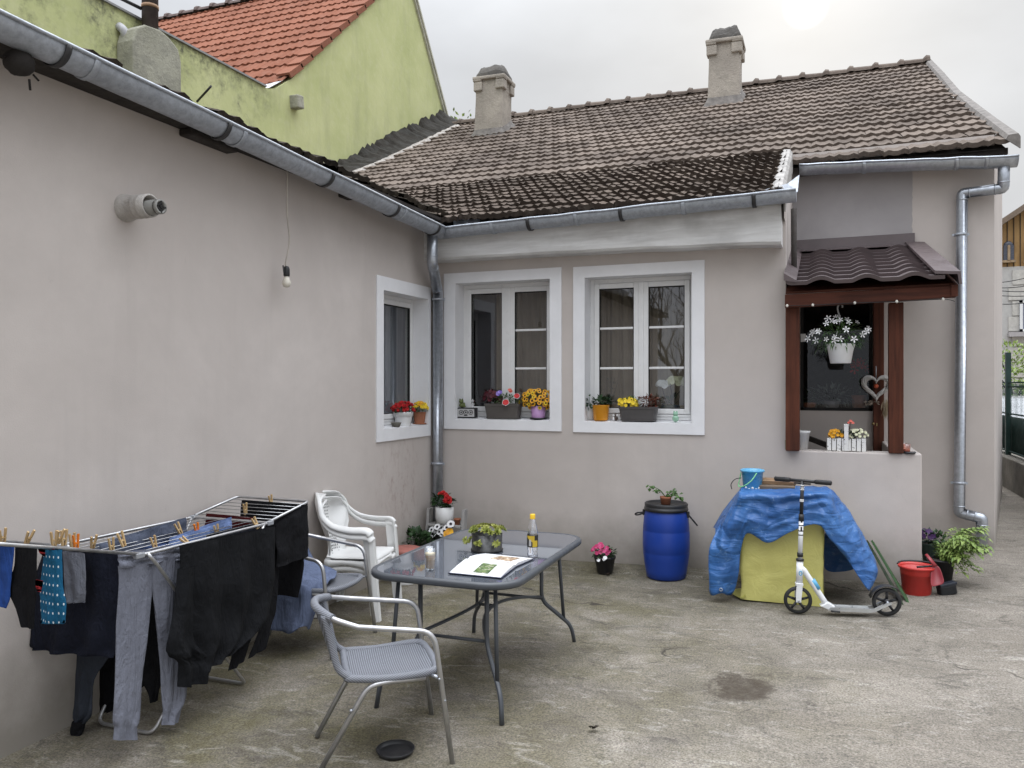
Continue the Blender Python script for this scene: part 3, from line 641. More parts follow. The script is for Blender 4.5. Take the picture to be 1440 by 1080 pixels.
b = MB(); b.add([V((GX, 9.58, 6.05)), V((GX-.03, 9.95, 6.3)), V((GX-.6, 10.0, 6.3)), V((GX-.6, 9.6, 6.04))], [(0, 1, 2, 3)]); b.build('valley_sheet', plain('bright_metal_sheet', (.75, .76, .78), .4, metal=.3), gh, solid=.01)
b = MB(); p = atX(416, 144, GX+.05); b.box(p, (.2, .16, .2), Matrix.Rotation(.12, 3, 'X')); b.build('beam_end', M['pier'], gh, bevel=.02, label='grey stub of stone sticking out of the green gable')
b = MB(); b.tube([atX(277, 143, GX+.03), atX(297, 121, GX+.35)], .014, 8); b.build('iron_rod', M['band'], gh)
# rendered flue pier on the low wall, with its steel pipe
b = MB(); pts = []
y0, y1 = atX(181, 90, GX+.2).y, atX(250, 90, GX+.2).y
for q in (0, 1): pass
prof = [(y0, 3.8), (y0, 5.62), (y0+.05, 5.78), (y0+.18, 5.87), (y0+.4, 5.9), (y1-.2, 5.86), (y1-.06, 5.78), (y1-.01, 5.64), (y1, 3.8)]
b.prism([V((GX+.27, y, z)) for y, z in prof], (-.26, 0, 0)); b.build('flue_pier', M['pier'], gh, bevel=.02)
b = MB(); q = atX(211, 45, GX+.13); b.tube([V((GX+.13, q.y, 5.6)), V((GX+.13, q.y, 8.2))], .092, 18); o = b.build('flue_pipe', plain('rusty_dark_steel', (.07, .055, .052), .55, metal=.3, var=.4), gh)
b = MB(); zz = atX(211, 13, GX+.13).z; b.tube([V((GX+.13, q.y, zz)), V((GX+.13, q.y, zz+.04))], .098, 18); b.build('pipe_ring', plain('rust_ring', (.3, .18, .1), .7), o)
b = MB(); b.tube([V((GX+.08, q.y-.08, zz-.02)), V((GX-.1, q.y-.5, zz+.06)), V((GX-.15, q.y-.7, zz+.08))], .02, 6); b.build('pipe_stay', M['band'], o)
b = MB(); p, q = atX(174, 42, GX+.08), atX(177, 96, GX+.08); b.tube(fillet([p+V((-.07, 0, .05)), p, V((p.x, p.y+.05, p.z-.1)), V((p.x, p.y+.05, 4)) ], .05), .05, 12); b.build('pipe', plain('pale_grey_pipe', (.5, .5, .52), .6, var=.3), gh)
# ---------------------------------------------------------------- beyond the gate side
FX = 2.48
fe = thing('fence', 'dark green mesh fence on a low concrete wall beside the passage', 'fence', (FX, 13, gz(FX, 13)))
b = MB(); b.bb((FX, 9.5, -.3), (FX+.25, 26, .62)); b.build('base_wall', render_mat('dirty_concrete', (.3, .28, .25), (.14, .13, .115)), fe, bevel=.015)
gp = plain('dark_green_paint', (.012, .045, .04), .5); yy = atX(1417, 600, FX+.12).y
for y in (yy-2.4, yy, yy+2.5, yy+5): b = MB(); b.bb((FX+.09, y-.04, .5), (FX+.16, y+.04, 2.18)); b.build('post', gp, fe)
b = MB()
for z in (.68, 1.25, 1.66, 1.72): b.tube([(FX+.13, 9.6, z), (FX+.13, 25, z)], .013, 6)
for i in range(200): b.tube([(FX+.14, 9.6+.08*i, .66), (FX+.14, 9.6+.08*i, 1.7)], .0045, 4)
b.build('mesh_panel', gp, fe)
b = MB(); b.grid([[V((FX+.19+.01*math.sin(k*2), 9.6+k*.3, z)) for k in range(52)] for z in (.64, 1.0, 1.2)]); b.build('privacy_screen', plain('green_screen_cloth', (.02, .06, .055), .7), fe, solid=.004)
fh = thing('house', 'distant house with a boarded timber gable over a pale rendered ground floor', 'house', (17, 33, .5))
def FHP(px, py): return atY(px, py, 33)
b = MB(); a, c = FHP(1380, 377), FHP(1700, 377); b.bb((a.x, 33, -1), (c.x, 40, a.z)); b.build('wall', render_mat('pale_grey_render', (.5, .49, .47), (.42, .41, .4)), fh)
b = MB(); x0 = a.x; zt = FHP(1440, 290).z; x1 = FHP(1440, 290).x; sl = (FHP(1440, 288).z-FHP(1410, 308).z)/(FHP(1440, 288).x-FHP(1410, 308).x); zl = FHP(1410, 312).z-(FHP(1410, 312).x-x0)*sl; xm = x0+6
b.prism([V((x0, 33.02, a.z)), V((x0, 33.02, zl)), V((xm, 33.02, zl+sl*6)), V((xm+6, 33.02, zl)), V((xm+6, 33.02, a.z))], (0, 6, 0))
b.build('gable', wood_mat('honey_boarding', (.24, .13, .045), (.42, .26, .1), (1, 1, .05), .7, 6), fh)
b = MB()
for i in range(60): x = x0+.2*i; b.bb((x, 32.98, a.z), (x+.02, 33.02, min(zl+sl*(x-x0), zl+sl*(12-(x-x0)))))
b.build('boarding_gap', M['dark_wood'], fh)
b = MB()
for s in (1, -1):
    p = V((xm-s*6.6, 32.6, zl-sl*.6)); q = V((xm, 32.6, zl+sl*6)); b.add([p, q, q+V((0, 7, 0)), p+V((0, 7, 0))], [(0, 1, 2, 3)])
b.build('roof', plain('brown_roof', (.2, .15, .11), .8), fh, solid=.18)
for px in (1416, 1447):
    p, q = FHP(px-5.5, 346), FHP(px+9, 366); b = MB(); b.bb((p.x, 32.9, q.z), (q.x, 33.0, p.z)); b.ball(((p.x+q.x)/2, 32.97, p.z), ((q.x-p.x)/2, .06, .16), 12, 6); o = b.build('window', plain('dark_grey_pane', (.07, .075, .1), .25), fh)
    g = MB(); g.bb((p.x-.06, 32.88, q.z-.08), (q.x+.06, 32.98, q.z)); g.bb((p.x+.12, 32.86, q.z), (p.x+.2, 32.91, p.z)); g.build('frame', M['rawwood'], o)
p, q = FHP(1433, 423), FHP(1462, 466); b = MB(); b.bb((p.x, 32.9, q.z), (q.x, 33.0, p.z)); o = b.build('window', plain('blue_grey_pane', (.2, .23, .3), .2), fh)
g = MB(); w = .09
for x0_, x1_, z0_, z1_ in ((p.x, p.x+w, q.z, p.z), (q.x-w, q.x, q.z, p.z), (p.x, q.x, p.z-w, p.z), (p.x, q.x, q.z, q.z+w), ((p.x+q.x)/2-.05, (p.x+q.x)/2+.05, q.z, p.z)): g.bb((x0_, 32.86, z0_), (x1_, 32.91, z1_))
g.build('frame', M['frame'], o); g = MB(); g.bb((p.x-.35, 32.7, q.z-.18), (q.x+.35, 32.99, q.z-.02)); g.build('sill', M['patch'], o)
b = MB(); x = FHP(1428, 400).x
for i in range(9): b.bb((x-.1-.12*(i % 2), 32.95, a.z-.1-.55*(i+1)), (x+.35, 33.0, a.z-.14-.55*i))
b.build('quoin', plain('pale_quoin', (.56, .54, .5), .85), fh)
for i, (l, r, sg) in enumerate((((1380, 398), (1480, 378), .1), ((1380, 402), (1480, 392), .12), ((1380, 404), (1480, 405), .1), ((1380, 412), (1480, 412), .08), ((1380, 425), (1480, 418), .1))):
    p, q = atY(*l, 24), atY(*r, 22); b = MB(); b.tube([p*(1-t)+q*t-V((0, 0, sg*4*t*(1-t))) for t in [k/12 for k in range(13)]], .012, 5)
    tag(b.build('cable', M['band']), ('uppermost overhead cable, rising to the right before the distant house', 'second overhead cable down, thin and gently rising', 'middle overhead cable, almost level', 'level overhead cable below the middle one', 'lowest overhead cable before the distant house')[i], 'cable', 'overhead cables')
car = thing('car', 'light silver car parked behind the green mesh fence', 'car', atD(1426, 650, 17).xy.to_3d(), R(70))
def carbox():
    s = [(-2.1, .35), (-2.1, .8), (-1.95, .92), (-1.2, .98), (-.6, 1.42), (.9, 1.44), (1.5, 1.0), (2.0, .9), (2.1, .6), (2.05, .35)]
    b = MB(); P = [[V((x, y*(1-.18*max(0, (z-.95)/.5)), z)) for y in (-.82, -.8, .8, .82)] for x, z in s]; b.grid(P, False)
    for y in (-1, 1): b.add([V((x, y*.82*(1-.18*max(0, (z-.95)/.5)), z)) for x, z in s], [list(range(len(s)))])
    b.build('body', plain('silver_paint', (.55, .56, .58), .3, metal=.3), car, world=False, bevel=.05)
    g = MB()
    for y in (-.83, .83): g.add([V((x, y*(1-.13*max(0, (z-.95)/.5)), z)) for x, z in ((-1.05, 1.0), (-.55, 1.36), (.85, 1.37), (1.3, 1.02))], [(0, 1, 2, 3)])
    g.build('window', plain('tinted_car_glass', (.03, .035, .04), .1), car, world=False, solid=.01)
    for x in (-1.3, 1.3):
        for y in (-.75, .75): w = MB(); w.lathe([(.18, -.1), (.31, -.1), (.32, 0), (.31, .1), (.18, .1)], (x, y, .32), 20, Matrix.Rotation(R(90), 3, 'X')); wo = w.build('wheel', M['dark'], car, world=False); w = MB(); w.lathe([(.0, .08), (.18, .08), (.18, -.08), (0, -.08)], (x, y, .32), 14, Matrix.Rotation(R(90), 3, 'X')); w.build('rim', plain('wheel_rim', (.4, .4, .42), .3, metal=.8), wo, world=False)
carbox()
def crown(b, c, r, n, L, W, seed=0, hole=.35):
    random.seed(seed)
    k = 0
    while k < n:
        d = V((rnd(-1, 1), rnd(-1, 1), rnd(-1, 1)))
        if d.length > 1 or noise.noise(d*2.2+V((seed, 0, 0))) < hole-.5: continue
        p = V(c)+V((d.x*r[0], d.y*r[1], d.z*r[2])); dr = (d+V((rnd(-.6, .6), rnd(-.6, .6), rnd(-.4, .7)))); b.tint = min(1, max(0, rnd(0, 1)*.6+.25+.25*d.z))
        b.leaf(p, dr if dr.length > .1 else V((0, 0, 1)), V((rnd(-1, 1), rnd(-1, 1), rnd(0, 1))), L*rnd(.6, 1.2), W*rnd(.6, 1.2)); k += 1
def small_tree(loc, h, r, label, mat, seed, n=900, L=.16, cat='tree', name='tree'):
    t = thing(name, label, cat, loc); b = MB(); q = V(loc)
    b.tube([q+V((0, 0, -.2)), q+V((.05, 0, h*.3)), q+V((0, .05, h*.75))], [.02*h, .015*h, .006*h], 8)
    for i in range(7):
        a = i*.9+seed; b.tube([q+V((0, 0, h*(.3+.05*i))), q+V((math.cos(a)*r*.4, math.sin(a)*r*.4, h*(.5+.05*i))), q+V((math.cos(a)*r*.8, math.sin(a)*r*.8, h*(.62+.05*i)))], [.008*h, .005*h, .002*h], 5)
    b.build('trunk', M['dark_wood'], t); c = MB(); crown(c, q+V((0, 0, h*.68)), (r, r, h*.34), n, L, L*.5, seed); c.build('crown', mat, t); return t
p = atD(650, 172, 23); small_tree((p.x, p.y, 0), p.z+.25, 1.1, 'tree with thin pale leaves showing just above the roof ridge', M['leaf_light'], 3, 700, .16)
p = atD(1421, 560, 21); small_tree((p.x, p.y, .1), 2.65, 1.1, 'leafy green shrub behind the green mesh fence', M['leaf_light'], 5, 1400, .13, 'shrub', 'shrub')
# bare tree standing behind the viewer: it only shows mirrored in the window panes
def bare_tree(loc, h, label, seed):
    random.seed(seed); t = thing('tree', label, 'tree', loc); tr, tw = MB(), MB(); q = V(loc)
    def grow(p, d, l, r, k):
        e = p+d*l; m = p+d*l*.5+V((rnd(-.06, .06), rnd(-.06, .06), 0))*l; (tr if k < 2 else tw).tube([p, m, e], [r, r*.85, r*.7], 6 if k < 3 else 4, caps=False)
        if k < 6:
            for j in range(3 if k < 4 else 2): n = (d+V((rnd(-.8, .8), rnd(-.8, .8), rnd(-.1, .5)))).normalized(); grow(e if j else m, n, l*rnd(.6, .85), r*.6, k+1)
    grow(q, V((0, 0, 1)), h*.28, h*.02, 0); tr.build('trunk', M['dark_wood'], t); tw.build('crown', M['dark_wood'], t)
bare_tree((-5.6, -18, -.2), 7.5, 'bare branching tree mirrored in the upper panes of the right hand window', 4)
random.seed(11)
M['alu'] = plain('dull_aluminium', (.55, .55, .56), .38, metal=.85, var=.25, vs=14)
def weave_mat():
    n = NT('grey_woven_strip'); x, y, z = n.sep()
    wv = lambda s, f: n.math('ABSOLUTE', n.math('SINE', n.math('MULTIPLY', s, f)))
    a = n.math('MULTIPLY', wv(x, 300), n.math('ADD', n.math('MULTIPLY', wv(y, 420), .5), .5))
    n.set(color=n.mix(n.ramp(a, .1, .75), (.05, .055, .065), (.215, .225, .255)), rough=.55); n.bump(a, .6, .004); return n.m
def wrap_mat():
    n = NT('grey_wrapped_strip'); x, y, z = n.sep()
    s = n.math('ABSOLUTE', n.math('SINE', n.math('ADD', n.math('MULTIPLY', x, 260), n.math('ADD', n.math('MULTIPLY', y, 180), n.math('MULTIPLY', z, 300)))))
    n.set(color=n.mix(s, (.085, .09, .105), (.225, .235, .265)), rough=.55); n.bump(s, .5, .004); return n.m
M['weave'], M['wrap'] = weave_mat(), wrap_mat()
# ---------------------------------------------------------------- woven aluminium armchairs
def make_chair(label, loc, rz):
    t = thing('armchair', label, 'chair', loc, rz, 'aluminium armchairs with woven seats'); K = dict(world=False)
    for s in (-1, 1):                                               # front leg, arm and back rail are one bent tube
        pass
    pts = [(.295, -.285, 0), (.215, -.262, .55), (.175, -.258, .60), (-.12, -.245, .655), (-.27, -.16, .70), (-.30, 0, .712), (-.27, .16, .70), (-.12, .245, .655), (.175, .258, .60), (.215, .262, .55), (.295, .285, 0)]
    arm = fillet([pts[0], (.212, -.262, .615), (-.13, -.25, .66)], .07, 6)[:-1]
    loop = catmull([(-.13, -.25, .66), (-.24, -.19, .69), (-.30, -.09, .71), (-.315, 0, .714), (-.30, .09, .71), (-.24, .19, .69), (-.13, .25, .66)], 6)
    arm2 = [V((p.x, -p.y, p.z)) for p in arm][::-1]
    b = MB(); b.tube(arm+loop+arm2, .0125, 12); b.build('arm_frame', M['alu'], t, **K)
    b = MB(); b.tube([p for p in loop if abs(p.y) < .2], .019, 14); b.build('back_rail', M['wrap'], t, **K)
    for s in (-1, 1):
        b = MB(); b.tube(fillet([(-.30, s*.19, 0), (-.085, s*.215, .375), (.0, s*.222, .392), (.18, s*.225, .395)], .06, 6), .0125, 12); b.build('leg', M['alu'], t, **K)
        b = MB(); b.tube(catmull([(-.275, s*.165, .70), (-.245, s*.17, .58), (-.215, s*.18, .46), (-.16, s*.19, .412)], 5), .017, 12); b.build('back_stile', M['wrap'], t, **K)
        for q in ((.235, s*.276, .40), (.258, s*.279, .30), (-.16, s*.219, .275)): b = MB(); b.ball(q, .0085, 8, 5); b.build('bolt', M['zinc2'], t, **K)
        b = MB(); b.tube([(.2, s*.225, .405), (.232, s*.268, .405)], .009, 8); b.build('bolt', M['zinc2'], t, **K)
    rim = catmull([(-.17, -.15, .41), (-.16, -.195, .412), (0, -.215, .405), (.16, -.225, .415), (.225, -.20, .418), (.245, -.1, .41), (.248, 0, .408), (.245, .1, .41), (.225, .20, .418), (.16, .225, .415), (0, .215, .405), (-.16, .195, .412), (-.17, .15, .41), (-.172, 0, .40)], 5, True)
    b = MB(); b.tube(rim, .018, 12, closed=True); b.build('seat_rim', M['wrap'], t, **K)
    b = MB(); P = []
    for i in range(21):
        x = -.165+.405*i/20; w = .195+.025*i/20; P.append([V((x, w*(j/10-1), .414-.022*(1-(j/10-1)**2)*(1-((i-10)/10)**2))) for j in range(21)])
    b.grid(P); b.build('seat', M['weave'], t, solid=.006, **K)
    b = MB(); P = []
    for i in range(9):
        z = .43+.27*i/8; x = -.20-.085*i/8; P.append([V((x-.03*(1-(j/8-1)**2), .165*(j/8-1), z)) for j in range(17)])
    b.grid(P); b.build('backrest', M['weave'], t, solid=.006, **K)
    return t
c1 = V((-2.0, 3.36)); chair = make_chair('grey woven aluminium armchair standing alone in front of the table', (c1.x, c1.y, gz(*c1)), R(36.9))
ch2 = copy_thing(chair, (-3.245, 4.6, gz(-3.2, 4.6)), R(2), 'aluminium armchair with a blue shirt thrown over it, behind the laundry')
# ---------------------------------------------------------------- white stacking plastic chairs
M['wplastic'] = plain('white_garden_plastic', (.74, .74, .73), .4, var=.12, vs=5, bump=.05)
def monobloc(label, loc, rz):
    t = thing('plastic_chair', label, 'chair', loc, rz, 'stacked white plastic chairs'); K = dict(world=False)
    b = MB(); P = []                                                # shell: seat running up into a fan shaped perforated back
    prof = [(.235, .372, .215), (.225, .40, .225), (.1, .398, .225), (-.08, .39, .215), (-.165, .395, .195), (-.2, .42, .15), (-.222, .5, .14), (-.25, .58, .165), (-.28, .66, .21), (-.305, .74, .24), (-.32, .80, .23), (-.328, .845, .175), (-.33, .868, .09)]
    NJ = 24
    for i, (x, z, w) in enumerate(prof):
        bow = .12*min(1, max(0, (i-4)/4)); P.append([V((x+bow*abs(j/12-1)**2+(.0 if i > 3 else -.012*(1-abs(j/12-1)**3)), w*(j/12-1), z+(.012*abs(j/12-1)**3 if i < 5 else 0))) for j in range(NJ+1)])
    b.grid(P); sh = b.build('shell', M['wplastic'], t, solid=.008, **K)
    h = MB()
    for r in range(15):
        z = .45+.024*r
        for j in range(-8, 9):
            y = j*.015+(.0075 if r % 2 else 0)
            if abs(y) > (.07 if z < .6 else .055+.3*(z-.58)) or abs(y) > .115: continue
            i = next(k for k in range(5, 12) if prof[k+1][1] >= z); f = (z-prof[i][1])/(prof[i+1][1]-prof[i][1]); x = prof[i][0]*(1-f)+prof[i+1][0]*f; w = prof[i][2]*(1-f)+prof[i+1][2]*f
            x += .12*(y/w)**2+.0054; h.box((x, y, z), (.002, .0065, .011))
    h.build('perforation', plain('grey_hole', (.12, .12, .12), .8), sh, **K)
    for s in (-1, 1):
        def band(pts, w0, w1, th, name):
            m = MB(); m.tube(catmull(pts, 5), [w0+(w1-w0)*k/((len(pts)-1)*5) for k in range((len(pts)-1)*5+1)], 12, flat=th); return m.build(name, M['wplastic'], t, **K)
        band([(-.31, s*.05, .868), (-.245, s*.16, .85), (-.2, s*.225, .795), (-.17, s*.25, .72), (-.08, s*.27, .655), (.05, s*.275, .63), (.18, s*.272, .628), (.215, s*.268, .60)], .012, .036, .6, 'armrest')
        m = MB(); P = []
        for k in range(8):
            f = k/7; z = .62-.62*f; x = .205+.05*f; y = .262+.0*f; w = .062-.018*f+(.02 if .3 < f < .5 else 0)
            P.append([V((x-w, s*(y-.004), z)), V((x-.005, s*(y+.018), z)), V((x+.02, s*(y+.008), z)), V((x+.022, s*(y-.03-.0*f), z)), V((x+.012, s*(y-.032), z)), V((x+.008, s*(y-.0), z)), V((x-w, s*(y-.012), z))])
        m.grid(P, False, cu=True); m.add(P[-1], [tuple(range(7))]); m.build('leg', M['wplastic'], t, bevel=.003, **K)
        m = MB(); P = []
        for k in range(6):
            f = k/5; z = .40-.40*f; x = -.16-.09*f; y = .19+.035*f; w = .035-.008*f
            P.append([V((x-.01, s*(y+.012), z)), V((x+w, s*(y+.012), z)), V((x+w, s*(y+.004), z)), V((x, s*(y+.003), z)), V((x-.002, s*(y-w), z)), V((x-.012, s*(y-w), z))])
        m.grid(P, False, cu=True); m.add(P[-1], [tuple(range(6))]); m.build('leg', M['wplastic'], t, bevel=.003, **K)
        m = MB(); P = [[V((x, s*(.222-.01*abs(x)), .392)), V((x, s*(.226-.01*abs(x)), .30+.055*math.cos(x*7)))] for x in [-.17+.38*k/10 for k in range(11)]]; m.grid(P); m.build('apron', M['wplastic'], t, solid=.006, **K)
    m = MB(); P = [[V((.238-.02*abs(y/.2)**3, y, .385)), V((.243-.02*abs(y/.2)**3, y, .315+.05*math.cos(y*7.5)))] for y in [-.225+.45*k/10 for k in range(11)]]; m.grid(P); m.build('apron', M['wplastic'], t, solid=.006, **K)
    return t
wz = gz(-3.38, 5.33)
w1 = monobloc('lower white plastic chair of the stacked pair, its feet on the concrete', (-3.385, 5.335, wz), R(11))
w2 = copy_thing(w1, (-3.395, 5.33, wz+.045), R(11), 'upper white plastic chair of the stacked pair, nested on the other')
# ---------------------------------------------------------------- table
TC = V((-1.91, 4.425)); TZ = .69; tz = gz(*TC); TRZ = R(1.0)
table = thing('table', 'grey metal garden table with a tinted glass top and bent legs', 'table', (TC.x, TC.y, tz), TRZ); H = TZ-tz
M['tmetal'] = plain('anthracite_paint', (.062, .068, .078), .4, var=.15)
def rrect(hx, hy, r, z, k=8):
    return [V((sx*(hx-r)+r*math.cos(a), sy*(hy-r)+r*math.sin(a), z)) for sx, sy, a0 in ((1, 1, 0), (-1, 1, 90), (-1, -1, 180), (1, -1, 270)) for a in [R(a0+90*i/k) for i in range(k+1)]]
b = MB(); rings = [rrect(.443-i, .73-i, .19-i, z) for i, z in ((.035, H-.004), (.02, H), (.006, H-.003), (0, H-.012), (.0, H-.03), (.006, H-.038), (.03, H-.038), (.035, H-.01))]
b.grid(rings, True, cu=True); b.build('table_rim', M['tmetal'], table, world=False)
def tglass():
    n = NT('tinted_table_glass'); n.set(color=(.095, .105, .125), rough=.035, spec=.9, coat=.6); n.b.inputs['Coat Roughness'].default_value = .02; return n.m
b = MB(); q = rrect(.41, .697, .157, H-.0035); q2 = [p-V((0, 0, .006)) for p in q]; n = len(q); b.add(q+q2, [list(range(n)), list(range(n, 2*n))[::-1]]); b.build('tabletop', tglass(), table, world=False)
for sx in (-1, 1):
    for sy in (-1, 1):
        gf = lambda x, y: gz(TC.x+x, TC.y+y)-tz
        b = MB(); fx, fy = sx*.365, sy*.67
        b.tube(fillet([(sx*.20, sy*.47, H-.04), (sx*.20, sy*.47, .33), (sx*.35, sy*.645, .135), (fx, fy, gf(fx, fy))], .06, 6), .0155, 12, flat=.8)
        b.tube([(sx*.285, sy*.56, H-.04), (sx*.312, sy*.60, .186)], .0115, 10); b.build('leg', M['tmetal'], table, world=False)
for sx in (-1, 1):
    b = MB(); b.tube([(sx*(.20-.15*(1-(i/8-1)**2)), .46*(i/8-1), .355+.05*(1-(i/8-1)**2)) for i in range(17)], .0125, 10, flat=.75); b.build('stretcher', M['tmetal'], table, world=False)
for sy in (-1, 1): b = MB(); b.tube([(-.20, sy*.465, .345), (.20, sy*.465, .345)], .0095, 8); b.build('stretcher', M['tmetal'], table, world=False)
b = MB(); b.tube([(-.06, 0, .405), (.06, 0, .405)], .0095, 8); b.build('stretcher', M['tmetal'], table, world=False)
# on the table
def T(px, py): return atZ(px, py, TZ+.001)
def clear(name, tint=(.96, .98, .98), k=1.0): return glass_mat(name, tint, k)
p = T(605, 800); t = thing('glass', 'tumbler of milky coffee on the table', 'glass', p)
b = MB(); b.lathe([(.0, .003), (.027, .003), (.031, .118), (.033, .118), (.029, 0), (0, 0)], p, 24); b.build('tumbler', clear('tumbler_glass'), t)
b = MB(); b.lathe([(0, .006), (.0262, .006), (.0292, .078)], p, 24); b.build('coffee', plain('milky_coffee', (.46, .27, .11), .35, var=.1), t)
b = MB(); b.lathe([(.0292, .078), (.0298, .088), (0, .09)], p, 24); b.build('foam', plain('milk_foam', (.62, .5, .32), .6, var=.15, vs=90), t)
p = T(749, 783); t = thing('bottle', 'clear plastic bottle with a yellow cap and black label', 'bottle', p)
b = MB(); b.lathe([(0, .006), (.018, .0), (.03, .004), (.032, .02), (.029, .035), (.032, .05), (.032, .135), (.030, .15), (.022, .19), (.0135, .222), (.0125, .235)], p, 28); b.build('bottle_body', clear('bottle_plastic', (.99, .995, 1.0), 2.6), t)
b = MB(); b.lathe([(0, .008), (.027, .006), (.0295, .02), (.0275, .035), (.0295, .05), (.0295, .115), (0, .116)], p, 24); b.build('water', clear('water_in_bottle', (.98, .985, .99), 1.2), t)
b = MB(); b.lathe([(.0325, .06), (.0328, .062), (.0328, .128), (.0325, .13)], p, 28); lo = b.build('label', plain('black_label', (.015, .014, .013), .4), t)
b = MB(); f = MB()
for k in range(9):
    a = R(-140+10*k); d = V((math.cos(a), math.sin(a), 0)); a2 = R(-131+10*k); e = V((math.cos(a2), math.sin(a2), 0)); h0, h1 = .118-.004*k, .127
    b.add([p+d*.0334+V((0, 0, h0)), p+e*.0334+V((0, 0, h0-.004)), p+e*.0334+V((0, 0, h1)), p+d*.0334+V((0, 0, h1))], [(0, 1, 2, 3)])
for k in range(4):
    a = R(-70+14*k); d = V((math.cos(a), math.sin(a), 0)); a2 = R(-57+14*k); e = V((math.cos(a2), math.sin(a2), 0)); b.add([p+d*.0334+V((0, 0, .063)), p+e*.0334+V((0, 0, .063)), p+e*.0334+V((0, 0, .1)), p+d*.0334+V((0, 0, .1))], [(0, 1, 2, 3)])
b.build('label_print', plain('yellow_print', (.6, .42, .03), .5), lo)
for k in range(2): a = R(-108+14*k); d = V((math.cos(a), math.sin(a), 0)); a2 = R(-100+14*k); e = V((math.cos(a2), math.sin(a2), 0)); f.add([p+d*.0335+V((0, 0, .068)), p+e*.0335+V((0, 0, .068)), p+e*.0335+V((0, 0, .105)), p+d*.0335+V((0, 0, .105))], [(0, 1, 2, 3)])
f.build('label_print', plain('white_print', (.6, .6, .6), .5), lo)
b = MB(); b.lathe([(.0155, .222), (.0155, .248), (.014, .25), (0, .25)], p, 20); b.build('cap', plain('yellow_cap', (.75, .47, .02), .4, var=.08), t)
# open book
N0, N1, S0, S1, F0, F1 = [T(*q) for q in ((632, 806), (704, 813), (658, 788), (725, 797), (683, 779), (750, 786))]
bk = thing('book', 'open book with colour pictures lying on the table', 'book', (N0+F1)/2)
def page(E0, E1, G0, G1, up):
    P = []
    for i in range(11):
        f = i/10; h = .004+.014*math.sin(min(1, f*1.15)*math.pi*.5)*(1 if f < .9 else (1-(f-.9)*6)); P.append([E0*(1-f)+G0*f+V((0, 0, h)), E1*(1-f)+G1*f+V((0, 0, h))])
    return P
def paper():
    n = NT('printed_paper'); y = n.new('ShaderNodeMapping', {'Vector': n.co(), 'Rotation': (0, 0, R(-18))}).outputs[0]; s = n.new('ShaderNodeSeparateXYZ', {0: y}).outputs
    ln = n.ramp(n.math('SINE', n.math('MULTIPLY', s[1], 700)), .1, .5); wd = n.ramp(n.noise(1, 2, .5, vec=n.new('ShaderNodeVectorMath', {0: y, 1: (260, 40, 1)}, operation='MULTIPLY').outputs[0]), .42, .5)
    n.set(color=n.mix(n.math('MULTIPLY', n.math('MULTIPLY', ln, wd), .5), (.68, .68, .69), (.2, .2, .22)), rough=.5); return n.m
pm = paper()
for E0, E1, G0, G1 in ((N0, N1, S0, S1), (F0, F1, S0, S1)):
    P = page(E0, E1, G0, G1, 1); b = MB(); b.grid(P); base = [[V((q.x, q.y, TZ+.004)) for q in r] for r in P]; b.grid([[r[0], s[0]] for r, s in zip(P, base)]); b.grid([[r[1], s[1]] for r, s in zip(P, base)]); b.add([P[0][0], P[0][1], base[0][1], base[0][0]], [(0, 1, 2, 3)]); b.build('page_block', pm, bk)
    c = MB(); e = (E0-G0)*.03; c.prism([E0+e+(E0-E1)*.02, E1+e+(E1-E0)*.02, G1+(E1-E0)*.02, G0+(E0-E1)*.02], (0, 0, .003)); c.build('cover', plain('dark_blue_cover', (.015, .02, .05), .4), bk)
def pic(E0, E1, G0, G1, f0, f1, u0, u1, m):
    P = page(E0, E1, G0, G1, 1); b = MB(); R_ = []
    for i in range(7):
        f = f0+(f1-f0)*i/6; k = min(9, int(f*10)); g = f*10-k; a = P[k][0]*(1-g)+P[k+1][0]*g; c = P[k][1]*(1-g)+P[k+1][1]*g; R_.append([a*(1-u)+c*u+V((0, 0, .0012)) for u in (u0, u1)])
    b.grid(R_); b.build('picture', m, bk)
def picm(name, a, c, e, s):
    n = NT(name); col = n.mix(n.ramp(n.noise(s, 4, .6), .4, .6), a, c); n.set(color=n.mix(n.ramp(n.noise(s*1.3, 3, vec=n.scalevec((1, 1.3, 1))), .55, .62), col, e), rough=.35); return n.m
pic(N0, N1, S0, S1, .12, .72, .42, .72, picm('garden_picture', (.03, .07, .02), (.14, .2, .06), (.5, .45, .4), 40))
pic(F0, F1, S0, S1, .25, .95, .42, .85, picm('food_picture', (.12, .05, .03), (.5, .36, .22), (.75, .7, .62), 34))
random.seed(5)
def cloth(name, c, var=.3, rough=.95, heather=0, dots=None, c2=None):
    n = NT(name); col = n.mix(n.ramp(n.noise(6, 5, .6), .3, .7), tuple(x*(1-var) for x in c) if c2 is None else c2, c)
    if heather: col = n.mix(n.ramp(n.noise(140, 3, .7, vec=n.scalevec((1, 1, 4))), .38, .66, 0, heather), col, tuple(x*.5 for x in c))
    if dots:
        x, y, z = n.sep(); s = 2*math.pi/.045
        u = n.math('SINE', n.math('ADD', n.math('MULTIPLY', x, s), n.math('MULTIPLY', z, s*.57))); v = n.math('SINE', n.math('SUBTRACT', n.math('MULTIPLY', z, s*.57), n.math('MULTIPLY', x, s)))
        col = n.mix(n.ramp(n.math('MULTIPLY', u, v), .80, .86), col, dots)
    n.set(color=col, rough=rough, spec=.15); pass
    b = n.bump(n.noise(2, 4, .6, vec=n.scalevec((6, 6, 1.5)), dist=1.2), .6, .05); b = n.bump(n.noise(16, 5, .6, dist=.8), .45, .02, b); n.bump(n.noise(260, 2), .25, .002, b); return n.m
